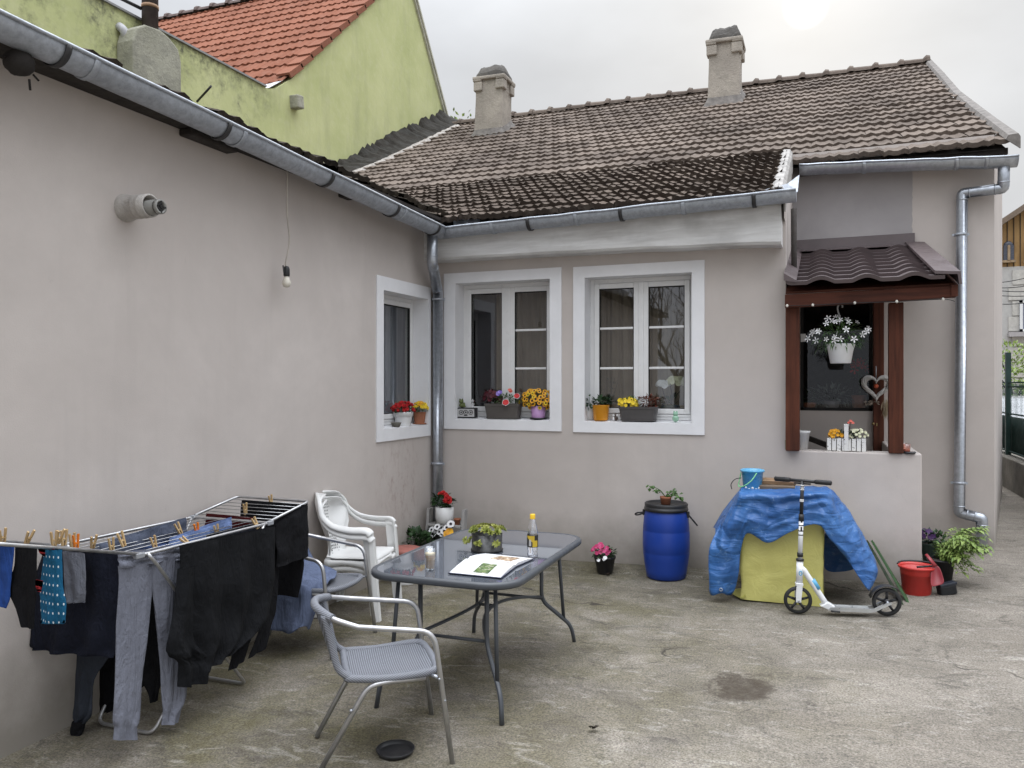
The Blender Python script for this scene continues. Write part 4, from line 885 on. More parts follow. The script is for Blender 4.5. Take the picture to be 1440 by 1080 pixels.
CB, CN, CG = cloth('black_jersey', (.010, .010, .0118)), cloth('navy_jersey', (.013, .015, .026)), cloth('heather_grey_fleece', (.21, .22, .268), .2, heather=.45)
RX0, RX1, RZ = -3.62, -3.05, .88; Y1, Y2 = 2.89, 3.85
rk = thing('drying_rack', 'folding aluminium clothes drying rack with raised wings, loaded with washing', 'drying rack', (-3.33, 3.37, gz(-3.33, 3.37)))
WZ0, WY0, WZ1, WY1 = 1.07, 2.18, .955, 4.24
tub = lambda pts, r=.008, n=8: MB().tube(pts, r, n)
tub(fillet([(RX0, Y1, RZ), (RX0, Y2, RZ), (RX1, Y2, RZ), (RX1, Y1, RZ), (RX0, Y1, RZ)], .03), .0085, 10).build('rim', M['alu'], rk)
tub(fillet([(RX0, Y1-.01, RZ+.01), (RX0, WY0, WZ0), (RX1, WY0, WZ0), (RX1, Y1-.01, RZ+.01)], .04), .0085, 10).build('wing', M['alu'], rk)
tub(fillet([(RX0, Y2+.01, RZ+.01), (RX0, WY1, WZ1), (RX1, WY1, WZ1), (RX1, Y2+.01, RZ+.01)], .04), .0085, 10).build('wing', M['alu'], rk)
b = MB()
for i in range(1, 8): x = RX0+(RX1-RX0)*i/8; b.tube([(x, Y1, RZ), (x, Y2, RZ)], .0022, 5)
for i in range(1, 7): f = i/7; b.tube([(RX0, Y2+(WY1-Y2)*f, RZ+(WZ1-RZ)*f), (RX1, Y2+(WY1-Y2)*f, RZ+(WZ1-RZ)*f)], .0022, 5)
for i in range(1, 7): f = i/7; b.tube([(RX0, Y1+(WY0-Y1)*f, RZ+(WZ0-RZ)*f), (RX1, Y1+(WY0-Y1)*f, RZ+(WZ0-RZ)*f)], .0022, 5)
b.build('wire', M['alu'], rk)
for ya, yb in ((Y1+.05, 3.80), (Y2-.05, 3.10)):
    g = gz(-3.3, yb)+.01; tub(fillet([(RX0+.03, ya, RZ), (RX0+.06, yb, g), (RX1-.13, yb, g), (RX1-.06, (ya+yb)/2, .4), (RX1+.01, ya+.04*(1 if yb > ya else -1), RZ-.05), (RX1-.0, ya, RZ)], .05, 6), .0095, 10).build('leg', M['alu'], rk)
for x in (RX0, RX1):
    for y in (Y1, Y2): MB().box((x, y, RZ), (.028, .05, .026)).build('hinge', plain('grey_hinge_plastic', (.3, .31, .33), .5), rk, bevel=.005)
def garment(b, rows, pt, th=.014, nu=22, nv=22, amp=.012, fr=3.0, seed=0, nrm=V((1, 0, 0))):
    """rows: (left px, py, right px, py) from the line downwards; pt turns a sighting into a point of the hanging plane"""
    L = catmull([V((r[0], r[1], 0)) for r in rows], max(2, nv//(len(rows)-1))); Q = catmull([V((r[2], r[3], 0)) for r in rows], max(2, nv//(len(rows)-1))); P = []
    for i, (l, r) in enumerate(zip(L, Q)):
        v = i/(len(L)-1); A, C = pt(l.x, l.y), pt(r.x, r.y); F, B = [], []
        for j in range(nu+1):
            u = j/nu; p = A*(1-u)+C*u; e = math.sin(math.pi*u)**.5; a = amp*min(1, .25+1.4*v)
            d = a*math.sin(fr*2*math.pi*u+seed+1.6*math.sin(v*2.2+seed)+.8*math.sin(v*5+u*3))+a*1.1*noise.noise(V((u*4+seed, v*5, seed)))+a*.6*abs(noise.noise(V((u*9-v*4, v*9+seed, 2))))
            F.append(p+nrm*(d+th*e*.6)); B.append(p+nrm*(d*.8-th*e*.6-.002))
        P.append(F+B[::-1])
    return b.grid(P, True, cu=True)
def hang(name, label, cat, mat, parts, plane, group=None, extra=None, **k):
    b = MB(); ax, val = plane
    pt = (lambda x, y: atX(x, y, val)) if ax == 'X' else (lambda x, y: atY(x, y, val))
    for i, rows in enumerate(parts): garment(b, rows, pt, seed=k.get('seed', 0)+i*1.7, fr=k['fr'] if i == 0 else 1.1, nrm=V((1, 0, 0)) if ax == 'X' else V((0, -1, 0)), **{a: c for a, c in k.items() if a not in ('seed', 'fr')})
    o = b.build(name, mat); tag(o, label, cat, group); return o
NX_ = ('X', -3.10)
hang('sweatpants', 'heather grey sweatpants with elastic cuffs hanging from the front rail of the rack', 'trousers', CG,
     [[(166, 779, 252, 766), (166, 784, 253, 772), (166, 792, 254, 780), (166, 799, 254, 787)],
      [(166, 796, 214, 790), (167, 821, 215, 818), (163, 880, 208, 880), (160, 960, 200, 940), (157, 1012, 196, 1008), (160, 1022, 191, 1022), (158, 1040, 193, 1040)],
      [(211, 790, 254, 784), (212, 818, 255, 815), (218, 860, 256, 860), (226, 930, 262, 920), (229, 985, 264, 975), (230, 1003, 255, 1000), (228, 1020, 250, 1016)]], NX_, amp=.009, fr=2.0, seed=1, th=.03)
hang('sweater', 'big black hooded sweatshirt hanging from the front rail of the rack', 'sweater', cloth('black_fleece', (.0105, .011, .0127)),
     [[(252, 768, 388, 740), (254, 800, 388, 775), (252, 840, 386, 815), (248, 880, 382, 850), (252, 920, 374, 876), (262, 948, 356, 892), (268, 958, 335, 908)],
      [(252, 800, 276, 795), (244, 860, 274, 860), (233, 905, 276, 900), (236, 922, 284, 920), (248, 932, 288, 938), (250, 966, 290, 960)]], ('X', -3.015), amp=.02, fr=3.3, seed=4, th=.035, nu=34, nv=30)
hang('trousers', 'black trousers folded over the outer rail of the far raised wing', 'trousers', CB, [[(388, 738, 433, 708), (388, 765, 433, 745), (389, 798, 433, 782)]], ('X', -3.02), amp=.008, fr=1.2, seed=2)
hang('trousers', 'black trousers with a narrow leg hanging beside the sweatshirt', 'trousers', CB, [[(378, 745, 392, 740), (376, 800, 391, 795), (372, 860, 388, 850), (362, 890, 380, 880), (348, 926, 372, 912)], [(345, 880, 362, 872), (332, 905, 356, 895), (322, 944, 342, 930)]], ('X', -3.06), amp=.008, fr=1.0, seed=3)
hang('jeans', 'black jeans hanging across the end of the raised wing, seen through its wires', 'trousers', CB, [[(340, 703, 428, 710), (336, 740, 428, 748), (334, 790, 428, 800), (336, 830, 420, 840)]], ('Y', 4.15), amp=.01, fr=2, seed=8)
hang('scarf', 'dark red checked cloth hanging from a middle wire of the rack', 'cloth', cloth('dark_red_check', (.09, .012, .014), .7), [[(290, 722, 356, 728), (288, 745, 356, 750), (290, 790, 356, 790)]], ('Y', 3.9), amp=.008, fr=2, seed=9)
hang('shirt', 'light blue shirt lying along a wire in the middle of the rack', 'shirt', cloth('light_blue_cotton', (.2, .28, .52), .35), [[(238, 758, 326, 727), (240, 776, 326, 744), (242, 800, 326, 770), (242, 840, 322, 800)]], ('X', -3.24), amp=.012, fr=3, seed=5, th=.03)
hang('jeans', 'grey blue denim trousers lying along the rear wires of the rack', 'trousers', cloth('grey_denim', (.13, .15, .21), .4, heather=.3), [[(140, 766, 262, 728), (140, 786, 264, 746), (142, 812, 264, 780), (150, 850, 262, 820)]], ('X', -3.36), amp=.014, fr=3, seed=6, th=.03)
hang('shirt', 'pale grey blue shirt along the wire next to the wall', 'shirt', cloth('faded_blue_cotton', (.24, .27, .36), .35), [[(128, 768, 235, 738), (130, 780, 236, 752), (134, 810, 236, 790)]], ('X', -3.5), amp=.012, fr=3, seed=26, th=.03)
hang('shirt', 'mid blue shirt lying along a wire behind the light blue shirt', 'shirt', cloth('mid_blue_cotton', (.07, .11, .25), .4), [[(190, 775, 300, 738), (192, 786, 302, 750), (194, 830, 300, 800)]], ('X', -3.3), amp=.012, fr=3, seed=27, th=.03)
hang('trousers', 'navy trousers hanging on the wire nearest the light blue shirt', 'trousers', CN, [[(290, 752, 372, 733), (290, 770, 372, 750), (290, 830, 370, 800), (292, 900, 366, 870)]], ('X', -3.13), amp=.012, fr=2, seed=7, th=.025)
hang('shirt', 'wide black T-shirt hanging at the near end of the rack', 'shirt', CN, [[(62, 772, 168, 780), (54, 800, 170, 815), (50, 850, 168, 865), (46, 900, 165, 905), (48, 914, 162, 924)]], ('Y', 2.83), amp=.016, fr=2.5, seed=10, th=.03, nu=30)
hang('leggings', 'dark grey leggings with a black cuff hanging inside the rack by the wall', 'trousers', cloth('dark_slate_jersey', (.045, .052, .068), .3, heather=.3), [[(104, 800, 165, 815), (106, 900, 160, 905), (104, 960, 134, 955), (101, 1010, 132, 1000), (101, 1020, 120, 1018)]], ('Y', 3.0), amp=.012, fr=1.5, seed=11)
hang('sock', 'black sock end hanging lowest at the near end of the rack', 'sock', CB, [[(102, 1014, 119, 1014), (100, 1026, 117, 1026), (102, 1036, 114, 1035)]], ('Y', 2.99), amp=.004, fr=1, seed=12, th=.03)
hang('trousers', 'black trousers hanging behind the grey sweatpants', 'trousers', CB, [[(140, 800, 226, 800), (141, 880, 226, 870), (142, 960, 222, 940), (143, 1003, 160, 1000)], [(200, 850, 232, 845), (202, 930, 230, 925), (205, 960, 228, 955), (213, 988, 221, 986)]], ('Y', 3.16), amp=.01, fr=1.5, seed=13)
SK = ('Y', 2.5)
hang('towel', 'bright blue cloth at the very edge of the picture on the rack', 'cloth', cloth('bright_blue_cotton', (.03, .085, .33), .5), [[(-20, 768, 20, 769), (-20, 800, 18, 802), (-18, 830, 15, 840), (-10, 850, 10, 855)]], SK, amp=.006, fr=1, seed=14)
hang('sock', 'long black sock hanging left of the polka dot sock', 'sock', CB, [[(21, 769, 52, 771), (20, 795, 52, 797), (12, 815, 52, 825), (10, 826, 52, 835), (20, 848, 50, 852), (30, 880, 48, 884)]], ('Y', 2.52), amp=.005, fr=1, seed=15, th=.02)
hang('T_shirt'.lower(), 'grey T-shirt hanging beside the polka dot sock', 'shirt', cloth('grey_blue_jersey', (.2, .21, .25), .3, heather=.3), [[(88, 775, 118, 778), (90, 800, 119, 810), (94, 835, 118, 845), (98, 848, 117, 847)]], ('Y', 2.74), amp=.01, fr=1.5, seed=16)
SM = cloth('polka_dot_knit', (.012, .1, .2), .2, dots=(.6, .66, .7))
so_ = hang('sock', 'blue polka dot sock with red heel and toe hanging on the rack', 'sock', SM, [[(60, 772, 87, 773), (61, 785, 87, 787), (58, 806, 88, 808), (55, 830, 89, 832), (56, 850, 92, 850), (57, 876, 91, 876)]], ('Y', 2.44), amp=.004, fr=1, seed=17, th=.022)
b = MB(); garment(b, [(51, 815, 66, 818), (51, 824, 68, 826), (54, 832, 66, 832)], lambda x, y: atY(x, y, 2.435), .03, 8, 8, .002); RK = cloth('coral_red_knit', (.4, .035, .04), .25); b.build('heel', RK, so_, world=False); b = MB(); garment(b, [(53, 770, 76, 772), (56, 777, 75, 779), (62, 782, 70, 783)], lambda x, y: atY(x, y, 2.43), .03, 8, 8, .002); b.build('toe', RK, so_, world=False)
b = MB(); garment(b, [(57, 872, 91, 872), (57, 877, 91, 877)], lambda x, y: atY(x, y, 2.437), .026, 8, 4, .001); b.build('cuff', cloth('teal_knit', (.015, .12, .24), .2), so_, world=False)
# blue shirt thrown over the second armchair
b = MB(); P = []
cx, cy, g0 = -3.245, 4.6, gz(-3.2, 4.6)
cols = [-.30, -.2, -.1, 0, .1, .2]
rows = []
for yy, prof in ((-.3, [(-.33, .33), (-.30, .5), (-.26, .58), (-.16, .44), (.05, .44), (.12, .40), (.13, .30), (.12, .2)]), (-.24, [(-.36, .2), (-.33, .55), (-.29, .73), (-.2, .50), (.02, .46), (.12, .43), (.13, .3), (.12, .18)]), (-.1, [(-.38, .15), (-.35, .55), (-.31, .755), (-.2, .53), (-.05, .47), (.06, .45), (.1, .44), (.14, .42)]), (.08, [(-.38, .2), (-.35, .58), (-.31, .755), (-.22, .55), (-.1, .48), (.0, .455), (.05, .45), (.1, .44)]), (.2, [(-.36, .3), (-.33, .58), (-.27, .72), (-.2, .56), (-.13, .49), (-.05, .46), (0, .45), (.02, .44)])): rows.append([V((cx+x, cy+yy, g0+z)) for x, z in prof])
rows.insert(0, [V((cx+x, cy-.335-.02*(k % 2), g0+z)) for k, (x, z) in enumerate([(-.34, .16), (-.29, .18), (-.22, .2), (-.13, .17), (-.02, .16), (.05, .17), (.1, .2), (.12, .22)])])
fine = [catmull(r, 6) for r in rows]; fin2 = list(zip(*[catmull(list(c), 7) for c in zip(*fine)]))
b.grid([[p+V((.012*noise.noise(p*11), .018*noise.noise(p*9+V((3, 0, 0))), .014*noise.noise(p*10+V((0, 5, 0))))) for p in r] for r in fin2]); o = b.build('shirt', cloth('chambray', (.15, .185, .29), .45), solid=.005); tag(o, 'chambray blue shirt thrown over the armchair behind the washing', 'shirt')
# pegs
wood = wood_mat('peg_wood', (.4, .26, .12), (.58, .42, .22), (1, 1, .2), .6, 40); orange = plain('orange_plastic_peg', (.75, .2, .01), .4)
def peg(p, tx, ty, label, m=wood):
    b = MB(); Mx = Matrix.Rotation(ty, 3, 'Y') @ Matrix.Rotation(tx, 3, 'X')
    for s in (-1, 1):
        q = [Mx @ V(v) for v in ((-.005, s*.003, -.03), (.005, s*.003, -.03), (.005, s*.0105, .042), (-.005, s*.0105, .042))]; d = Mx @ V((0, s*.007, 0))
        b.prism([p+x for x in q], d)
    b.tube([p+Mx @ V((-.006, 0, 0)), p+Mx @ V((.006, 0, 0))], .005, 8); tag(b.build('clothespin', m), label, 'clothespin', 'clothespins on the drying rack')
for (x, y, ax, v, tx, ty, l, *m) in [
    (4, 756, 'Y', 2.45, .2, .25, 'wooden clothespin on the bright blue cloth'), (40, 757, 'Y', 2.5, .1, .6, 'tilted wooden clothespin above the long black sock'),
    (76, 760, 'Y', 2.5, .1, .1, 'wooden clothespin at the toe of the polka dot sock'), (83, 757, 'Y', 2.44, .1, .5, 'slanting wooden clothespin crossing over the polka dot sock'), (90, 758, 'Y', 2.6, .1, .15, 'darker wooden clothespin just right of the polka dot sock'),
    (102, 762, 'Y', 2.75, .1, .05, 'upright wooden clothespin beside the orange one near the grey T-shirt'), (107, 764, 'Y', 2.74, .1, .05, 'orange plastic clothespin holding the grey T-shirt', orange), (131, 764, 'Y', 2.83, .2, .4, 'slanting pale clothespin on the wide black T-shirt'),
    (157, 768, 'Y', 2.95, .1, .0, 'short upright clothespin between the black T-shirt and the sweatpants'), (172, 760, 'X', -3.05, .3, -.1, 'big wooden clothespin at the waist of the grey sweatpants'), (217, 765, 'X', -3.13, .3, 0, 'dark wooden clothespin behind the waist of the sweatpants'),
    (252, 745, 'X', -3.3, .3, -.25, 'tall wooden clothespin on the grey blue denim'), (263, 763, 'X', -3.1, .3, -.8, 'clothespin leaning sideways between the sweatpants and the sweatshirt'), (277, 746, 'X', -3.24, .2, 0, 'orange plastic clothespin on the light blue shirt', orange),
    (305, 748, 'X', -3.2, .2, 0, 'upright wooden clothespin at the end of the light blue shirt'), (360, 737, 'X', -3.08, .3, -.3, 'wooden clothespin above the black sweatshirt'), (345, 717, 'Y', 3.98, .2, .1, 'dull wooden clothespin on a wire of the far wing'), (381, 705, 'Y', 4.18, .2, 0, 'wooden clothespin on the end bar of the far wing')]:
    peg(atX(x, y, v) if ax == 'X' else atY(x, y, v), tx, ty, l, *(m or [wood]))
random.seed(21)
BLACKP = plain('black_plastic', (.016, .016, .018), .45, var=.2); REDP = plain('red_plastic', (.52, .035, .028), .38, var=.12); WHITEP = plain('white_pot_glaze', (.7, .7, .7), .35, var=.08)
TERRA = plain('terracotta', (.3, .11, .055), .8, var=.3, bump=.2); DKPOT = plain('dark_taupe_plastic', (.085, .076, .07), .45, var=.15); SOIL = plain('potting_soil', (.03, .022, .016), .95, var=.5, vs=40, bump=.6)
PET = {k: leafm('petal_'+k, a, c, .6) for k, a, c in (('red', (.36, .012, .016), (.55, .03, .03)), ('pink', (.42, .02, .1), (.62, .1, .25)), ('yellow', (.66, .45, .02), (.8, .6, .04)), ('orange', (.62, .27, .015), (.75, .42, .03)), ('maroon', (.035, .004, .01), (.1, .008, .016)), ('violet', (.12, .07, .35), (.3, .22, .6)), ('white', (.68, .68, .68), (.8, .8, .82)), ('black', (.008, .005, .012), (.02, .012, .02)), ('salmon', (.55, .09, .07), (.68, .2, .15)), ('cream', (.62, .62, .42), (.75, .75, .58)))}
def pot(t, p, prof, m, name='pot', n=26, soil=True, **k):
    b = MB(); ri, zi = prof[-1]; b.lathe([(0, prof[0][1])]+list(prof)+[(ri-.006, zi), (ri-.01, zi-.03)], p, n); o = b.build(name, m, t, **k)
    if soil: s = MB(); s.lathe([(0, zi-.012), (ri-.004, zi-.016)], p, 16); s.build('soil', SOIL, t)
    return o
def bush(t, c, r, n, m, L=.035, W=.02, seed=0, name='foliage', up=.5, low=-1):
    random.seed(seed); b = MB(); c = V(c); k = 0
    while k < n:
        d = V((rnd(-1, 1), rnd(-1, 1), rnd(low, 1)))
        if d.length > 1 or d.length < .25: continue
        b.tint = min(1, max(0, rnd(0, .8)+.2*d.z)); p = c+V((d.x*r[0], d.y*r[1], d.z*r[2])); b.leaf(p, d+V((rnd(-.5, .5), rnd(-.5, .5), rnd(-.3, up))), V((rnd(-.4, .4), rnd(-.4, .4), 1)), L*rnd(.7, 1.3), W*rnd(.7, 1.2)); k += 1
    for i in range(max(3, n//25)):
        d = V((rnd(-.8, .8), rnd(-.8, .8), rnd(-.2, .9))); b.tint = .2; b.tube([c-V((0, 0, r[2])), c+V((d.x*r[0], d.y*r[1], d.z*r[2]))], .002, 4)
    return b.build(name, m, t)
def petals(b, p, nrm, r, n=5, wide=.9, cup=.15, rot=0):
    nrm = V(nrm).normalized(); a, c = frame_of(nrm)
    for i in range(n):
        t = rot+2*math.pi*i/n; d = a*math.cos(t)+c*math.sin(t); s = nrm.cross(d); b.tint = rnd(0, 1); w = r*wide*math.sin(math.pi/n)*1.15
        b.add([p, p+d*r*.45+s*w*.75+nrm*r*cup*.4, p+d*r*.85+s*w+nrm*r*cup, p+d*r*1.02+nrm*r*cup*1.3, p+d*r*.85-s*w+nrm*r*cup, p+d*r*.45-s*w*.75+nrm*r*cup*.4], [(0, 1, 2, 3, 4, 5)])
def flowers(t, c, r, n, key, size, seed=0, face=(.2, -1, .25), eye=None, kind='five', low=-.1, name='blossoms', spots=None):
    random.seed(seed); b, e = MB(), MB(); c = V(c); pts = []
    if spots: pts = [V(s) for s in spots]
    tries = 0
    while len(pts) < n and tries < 4000:
        tries += 1; d = V((rnd(-1, 1), rnd(-1, .35), rnd(low, 1)))
        if not .8 < d.length < 1.05: continue
        p = c+V((d.x*r[0], d.y*r[1], d.z*r[2]))
        if all((p-q).length > size*1.25 for q in pts) or tries > 2500: pts.append(p)
    for p in pts:
        out = (p-c).normalized() if (p-c).length > .01 else V((0, -1, 0)); nn = out*.6+V(face)*.7; s = size*rnd(.8, 1.15); ro = rnd(0, 6)
        if kind == 'star': petals(b, p, nn, s, 5, .3, .1, ro)
        elif kind == 'mum':
            petals(b, p, nn, s, 9, .9, .25, ro); petals(b, p+nn.normalized()*s*.2, nn, s*.65, 7, .9, .4, ro+.3)
        elif kind == 'double':
            petals(b, p, nn, s, 6, 1, .25, ro); petals(b, p+nn.normalized()*s*.25, nn, s*.7, 5, 1, .5, ro+.5); petals(b, p+nn.normalized()*s*.4, nn, s*.4, 4, 1, .8, ro+1)
        else: petals(b, p, nn, s, 5, 1.05, .12, ro)
        if eye: q = p+nn.normalized()*s*.14; petals(e, q, nn, s*eye[1], 5, .95, .1, ro)
    o = b.build(name, PET[key] if isinstance(key, str) else key, t)
    if eye: e.build('flower_eyes', PET[eye[0]] if isinstance(eye[0], str) else eye[0], o)
    return o
def plant_at(label, p, cat='potted plant', name='potted_plant', group=None): return thing(name, label, cat, p, 0, group)
# ------------------------------------------------ window sill beside the corner
def sill(px, py, zs, Y=None, X=None):
    p = atX(px, py, X) if X is not None else atY(px, py, Y); return V((p.x, p.y, zs))
zA = 1.297
p = sill(567, 596, zA, X=-3.765); t = plant_at('white ruffled pot of red begonias on the sill of the window in the long wall', p)
b = MB(); P = [[p+V((r*math.cos(a)*(1+.02*math.cos(a*20)*(i > 2)), r*math.sin(a)*(1+.02*math.cos(a*20)*(i > 2)), z+(.004*math.cos(a*20) if i == 5 else 0))) for a in [2*math.pi*j/60 for j in range(60)]] for i, (r, z) in enumerate(((.068, 0), (.085, .085), (.086, .09), (.09, .092), (.098, .125), (.1, .135), (.094, .13), (.09, .1)))]
b.grid(P, True, cu=True); b.add(P[0], [tuple(range(60))]); b.build('pot', WHITEP, t); bush(t, p+V((0, 0, .15)), (.1, .1, .045), 90, M['leaf_dark'], .04, .035, 1, low=-.4); flowers(t, p+V((0, 0, .16)), (.11, .1, .065), 22, 'red', .021, 2, (.8, -.6, .3), kind='double', low=-.2)
p = sill(590, 597, zA, X=-3.765); t = plant_at('brown pot of yellow flowers on the sill tight against the window jamb', p); pot(t, p, [(.05, 0), (.07, .005), (.07, .012), (.05, .014), (.064, .125)], TERRA)
bush(t, p+V((0, 0, .15)), (.065, .07, .04), 60, M['leaf'], .035, .02, 3, low=-.5); flowers(t, p+V((.01, 0, .165)), (.075, .075, .055), 12, 'yellow', .022, 4, (.8, -.6, .3), kind='mum'); flowers(t, p+V((.01, 0, .165)), (.07, .07, .065), 4, 'orange', .02, 14, (.8, -.6, .3), kind='mum')
p = sill(557, 600, zA-.002, X=-3.735); b = MB(); b.lathe([(0, 0), (.028, .0), (.034, .004), (.052, .045), (.05, .045), (.03, .01), (0, .008)], p, 20); tag(b.build('bowl', plain('grey_stoneware', (.12, .11, .09), .7)), 'small empty stoneware bowl on the window sill below the begonias', 'bowl')
# ------------------------------------------------ window sill, first window
zB = 1.356
p = sill(657, 588, zB, Y=7.335); t = thing('radio', 'small black framed box with white dial face on the window sill', 'radio', p); b = MB(); b.bb((p.x-.105, p.y-.03, zB), (p.x+.105, p.y+.03, zB+.105)); b.build('case', BLACKP, t, bevel=.006)
b = MB(); b.bb((p.x-.092, p.y-.035, zB+.014), (p.x+.092, p.y-.0305, zB+.093)); b.build('face', plain('white_face', (.5, .5, .5), .5), t)
for dx in (-.05, .0, .055):
    d = MB(); d.tube([(p.x+dx+.022*math.cos(a), p.y-.037, zB+.058+.022*math.sin(a)) for a in [2*math.pi*k/16 for k in range(16)]], .003, 5, closed=True); d.ball((p.x+dx, p.y-.036, zB+.058), (.009, .003, .009), 8, 5); d.build('dial', plain('dark_dial', (.05, .05, .05), .4), t)
d = MB(); d.bb((p.x-.02, p.y-.0365, zB+.022), (p.x+.02, p.y-.0352, zB+.03)); d.build('badge', M['dark'], t)
q = V((p.x-.055, p.y, zB+.106)); t = thing('figurine', 'mossy green frog-like figurine sitting on the radio', 'figurine', q); b = MB()
for c, r in (((0, 0, .022), (.034, .026, .024)), ((-.008, -.004, .06), (.024, .022, .022)), ((.025, -.01, .03), (.013, .015, .022)), ((-.02, -.01, .082), (.008, .008, .009)), ((.006, -.01, .082), (.008, .008, .009)), ((.035, -.018, .012), (.014, .014, .01))): b.ball(q+V(c), r, 12, 8, .1, 3, 2)
b.build('body', plain('moss_green_glaze', (.12, .15, .045), .5, var=.4, vs=30), t)
q = V((p.x+.06, p.y, zB+.106)); b = MB()
for z, r in ((.03, .026), (.07, .018)):
    ring = []
    for k in range(10): a = math.pi/2+k*math.pi/5; rr = r if k % 2 == 0 else r*.45; ring.append(q+V((rr*math.cos(a), -.008, z+rr*math.sin(a))))
    b.prism(ring, (0, .016, 0))
b.lathe([(.016, 0), (.014, .012), (.006, .02)], q, 10); tag(b.build('star_ornament', plain('silver_white', (.65, .65, .66), .35)), 'white star ornament standing on the radio', 'ornament')
def trough(label, p, L, h, d, mat):
    t = thing('window_box', label, 'window box', p); b = MB(); rings = []
    for z, k, f in ((0, .86, .8), (.008, .88, .84), (h*.82, .97, .97), (h*.83, 1.0, 1.02), (h, 1.01, 1.04), (h, .97, .95), (h*.85, .95, .92)): rings.append([q+V((p.x, p.y, p.z)) for q in rrect(L/2*k, d/2*f, .025, z, 4)])
    b.grid(rings, False, cu=True); b.add(rings[0], [tuple(range(len(rings[0])))]); b.build('planter', mat, t)
    s = MB(); q = [x+p for x in rrect(L/2*.94, d/2*.92, .02, h*.86, 4)]; s.add(q, [tuple(range(len(q)))]); s.build('soil', SOIL, t)
    s = MB(); rr = [[x+p for x in rrect(L/2*k, d/2*k, .03, z, 4)] for k, z in ((.86, -.0), (.9, .004), (.92, .016), (.9, .016))]; s.grid(rr, False, cu=True); s.build('drip_tray', mat, t); return t
p = sill(708, 589, zB, Y=7.335); t = trough('taupe window box of dark and red flowers on the left of the two big windows', p, .375, .15, .13, DKPOT)
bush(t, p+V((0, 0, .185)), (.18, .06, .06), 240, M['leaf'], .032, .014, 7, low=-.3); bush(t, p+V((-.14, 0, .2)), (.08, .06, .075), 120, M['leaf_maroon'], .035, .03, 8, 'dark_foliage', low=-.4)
flowers(t, p+V((-.12, -.01, .2)), (.09, .06, .08), 12, 'maroon', .025, 9); flowers(t, p+V((-.03, -.03, .24)), (.02, .02, .02), 2, 'violet', .026, 10, spots=[p+V((-.035, -.045, .25)), p+V((-.02, -.04, .262))])
ro = [p+V((.055, -.075, .16)), p+V((.165, -.06, .225))]; flowers(t, p, (1, 1, 1), 2, 'white', .036, 12, (0, -1, .1), ('red', .9), spots=ro, name='bordered_blossoms'); flowers(t, p, (1, 1, 1), 2, 'salmon', .022, 13, (0, -1, .3), spots=[p+V((.075, -.02, .285)), p+V((.085, -.02, .27))])
p = sill(757, 589, zB, Y=7.345); t = plant_at('lilac pot overflowing with orange and yellow pansies on the window sill', p); LIL = plain('lilac_plastic', (.5, .29, .55), .4, var=.06); pot(t, p, [(.07, 0), (.085, .006), (.085, .014), (.06, .016)], BLACKP, 'saucer', soil=False); pot(t, p+V((0, 0, .008)), [(.062, 0), (.066, .01), (.077, .125)], LIL)
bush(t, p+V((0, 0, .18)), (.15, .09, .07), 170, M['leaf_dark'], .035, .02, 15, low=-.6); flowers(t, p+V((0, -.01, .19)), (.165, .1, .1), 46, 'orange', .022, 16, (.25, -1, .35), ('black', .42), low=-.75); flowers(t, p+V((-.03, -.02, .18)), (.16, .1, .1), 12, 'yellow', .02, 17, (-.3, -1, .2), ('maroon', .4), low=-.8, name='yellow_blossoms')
# ------------------------------------------------ window sill, second window
p = sill(845, 592, zB, Y=7.33); t = plant_at('orange pot with a small green geranium on the window sill', p); pot(t, p, [(.062, 0), (.068, .01), (.08, .14), (.083, .145)], plain('orange_glaze', (.66, .27, .012), .35, var=.1)); bush(t, p+V((0, 0, .175)), (.075, .06, .035), 60, M['leaf_dark'], .045, .036, 18, low=-.4); bush(t, p+V((-.1, -.01, .17)), (.035, .03, .06), 22, M['leaf_dark'], .035, .028, 19, 'side_shoot')
p = sill(830, 592, zB, Y=7.40); t = plant_at('white pot partly hidden behind the orange pot', p, 'pot', 'flower_pot'); pot(t, p, [(.045, 0), (.06, .13)], WHITEP)
p = sill(866, 592, zB, Y=7.32); t = thing('figurine', 'tiny black and white owl figurine beside the orange pot', 'figurine', p); b = MB(); b.ball(p+V((0, 0, .022)), (.021, .016, .024), 12, 8); b.ball(p+V((0, -.002, .052)), (.019, .016, .016), 12, 8); b.build('body', plain('brown_glaze', (.06, .035, .025), .4), t); b = MB(); [b.ball(p+V((s*.017, -.014, .05)), (.011, .006, .011), 8, 6) for s in (-1, 1)]; b.ball(p+V((-.02, -.01, .02)), (.012, .01, .016), 8, 6); b.build('eyes', WHITEP, t)
p = sill(880, 592, zB, Y=7.34); b = MB(); b.bb((p.x-.03, p.y-.02, zB), (p.x+.025, p.y+.03, zB+.062)); tag(b.build('ornament_box', plain('grey_white_box', (.5, .5, .5), .5, var=.4, vs=40), bevel=.008), 'small pale box between the owl figurine and the window box', 'box')
p = sill(898, 592, zB, Y=7.325); t = trough('grey window box of yellow and rust flowers on the right of the two big windows', p, .36, .135, .13, plain('dark_grey_plastic', (.075, .07, .07), .45))
bush(t, p+V((-.08, 0, .17)), (.1, .06, .045), 150, M['leaf'], .03, .014, 24, low=-.3); flowers(t, p+V((-.1, -.015, .165)), (.09, .06, .05), 20, 'yellow', .019, 25, low=-.4); bush(t, p+V((.09, 0, .175)), (.09, .06, .06), 150, leafm('rust_leaf', (.06, .015, .01), (.17, .045, .02)), .035, .024, 26, 'rust_foliage', low=-.6)
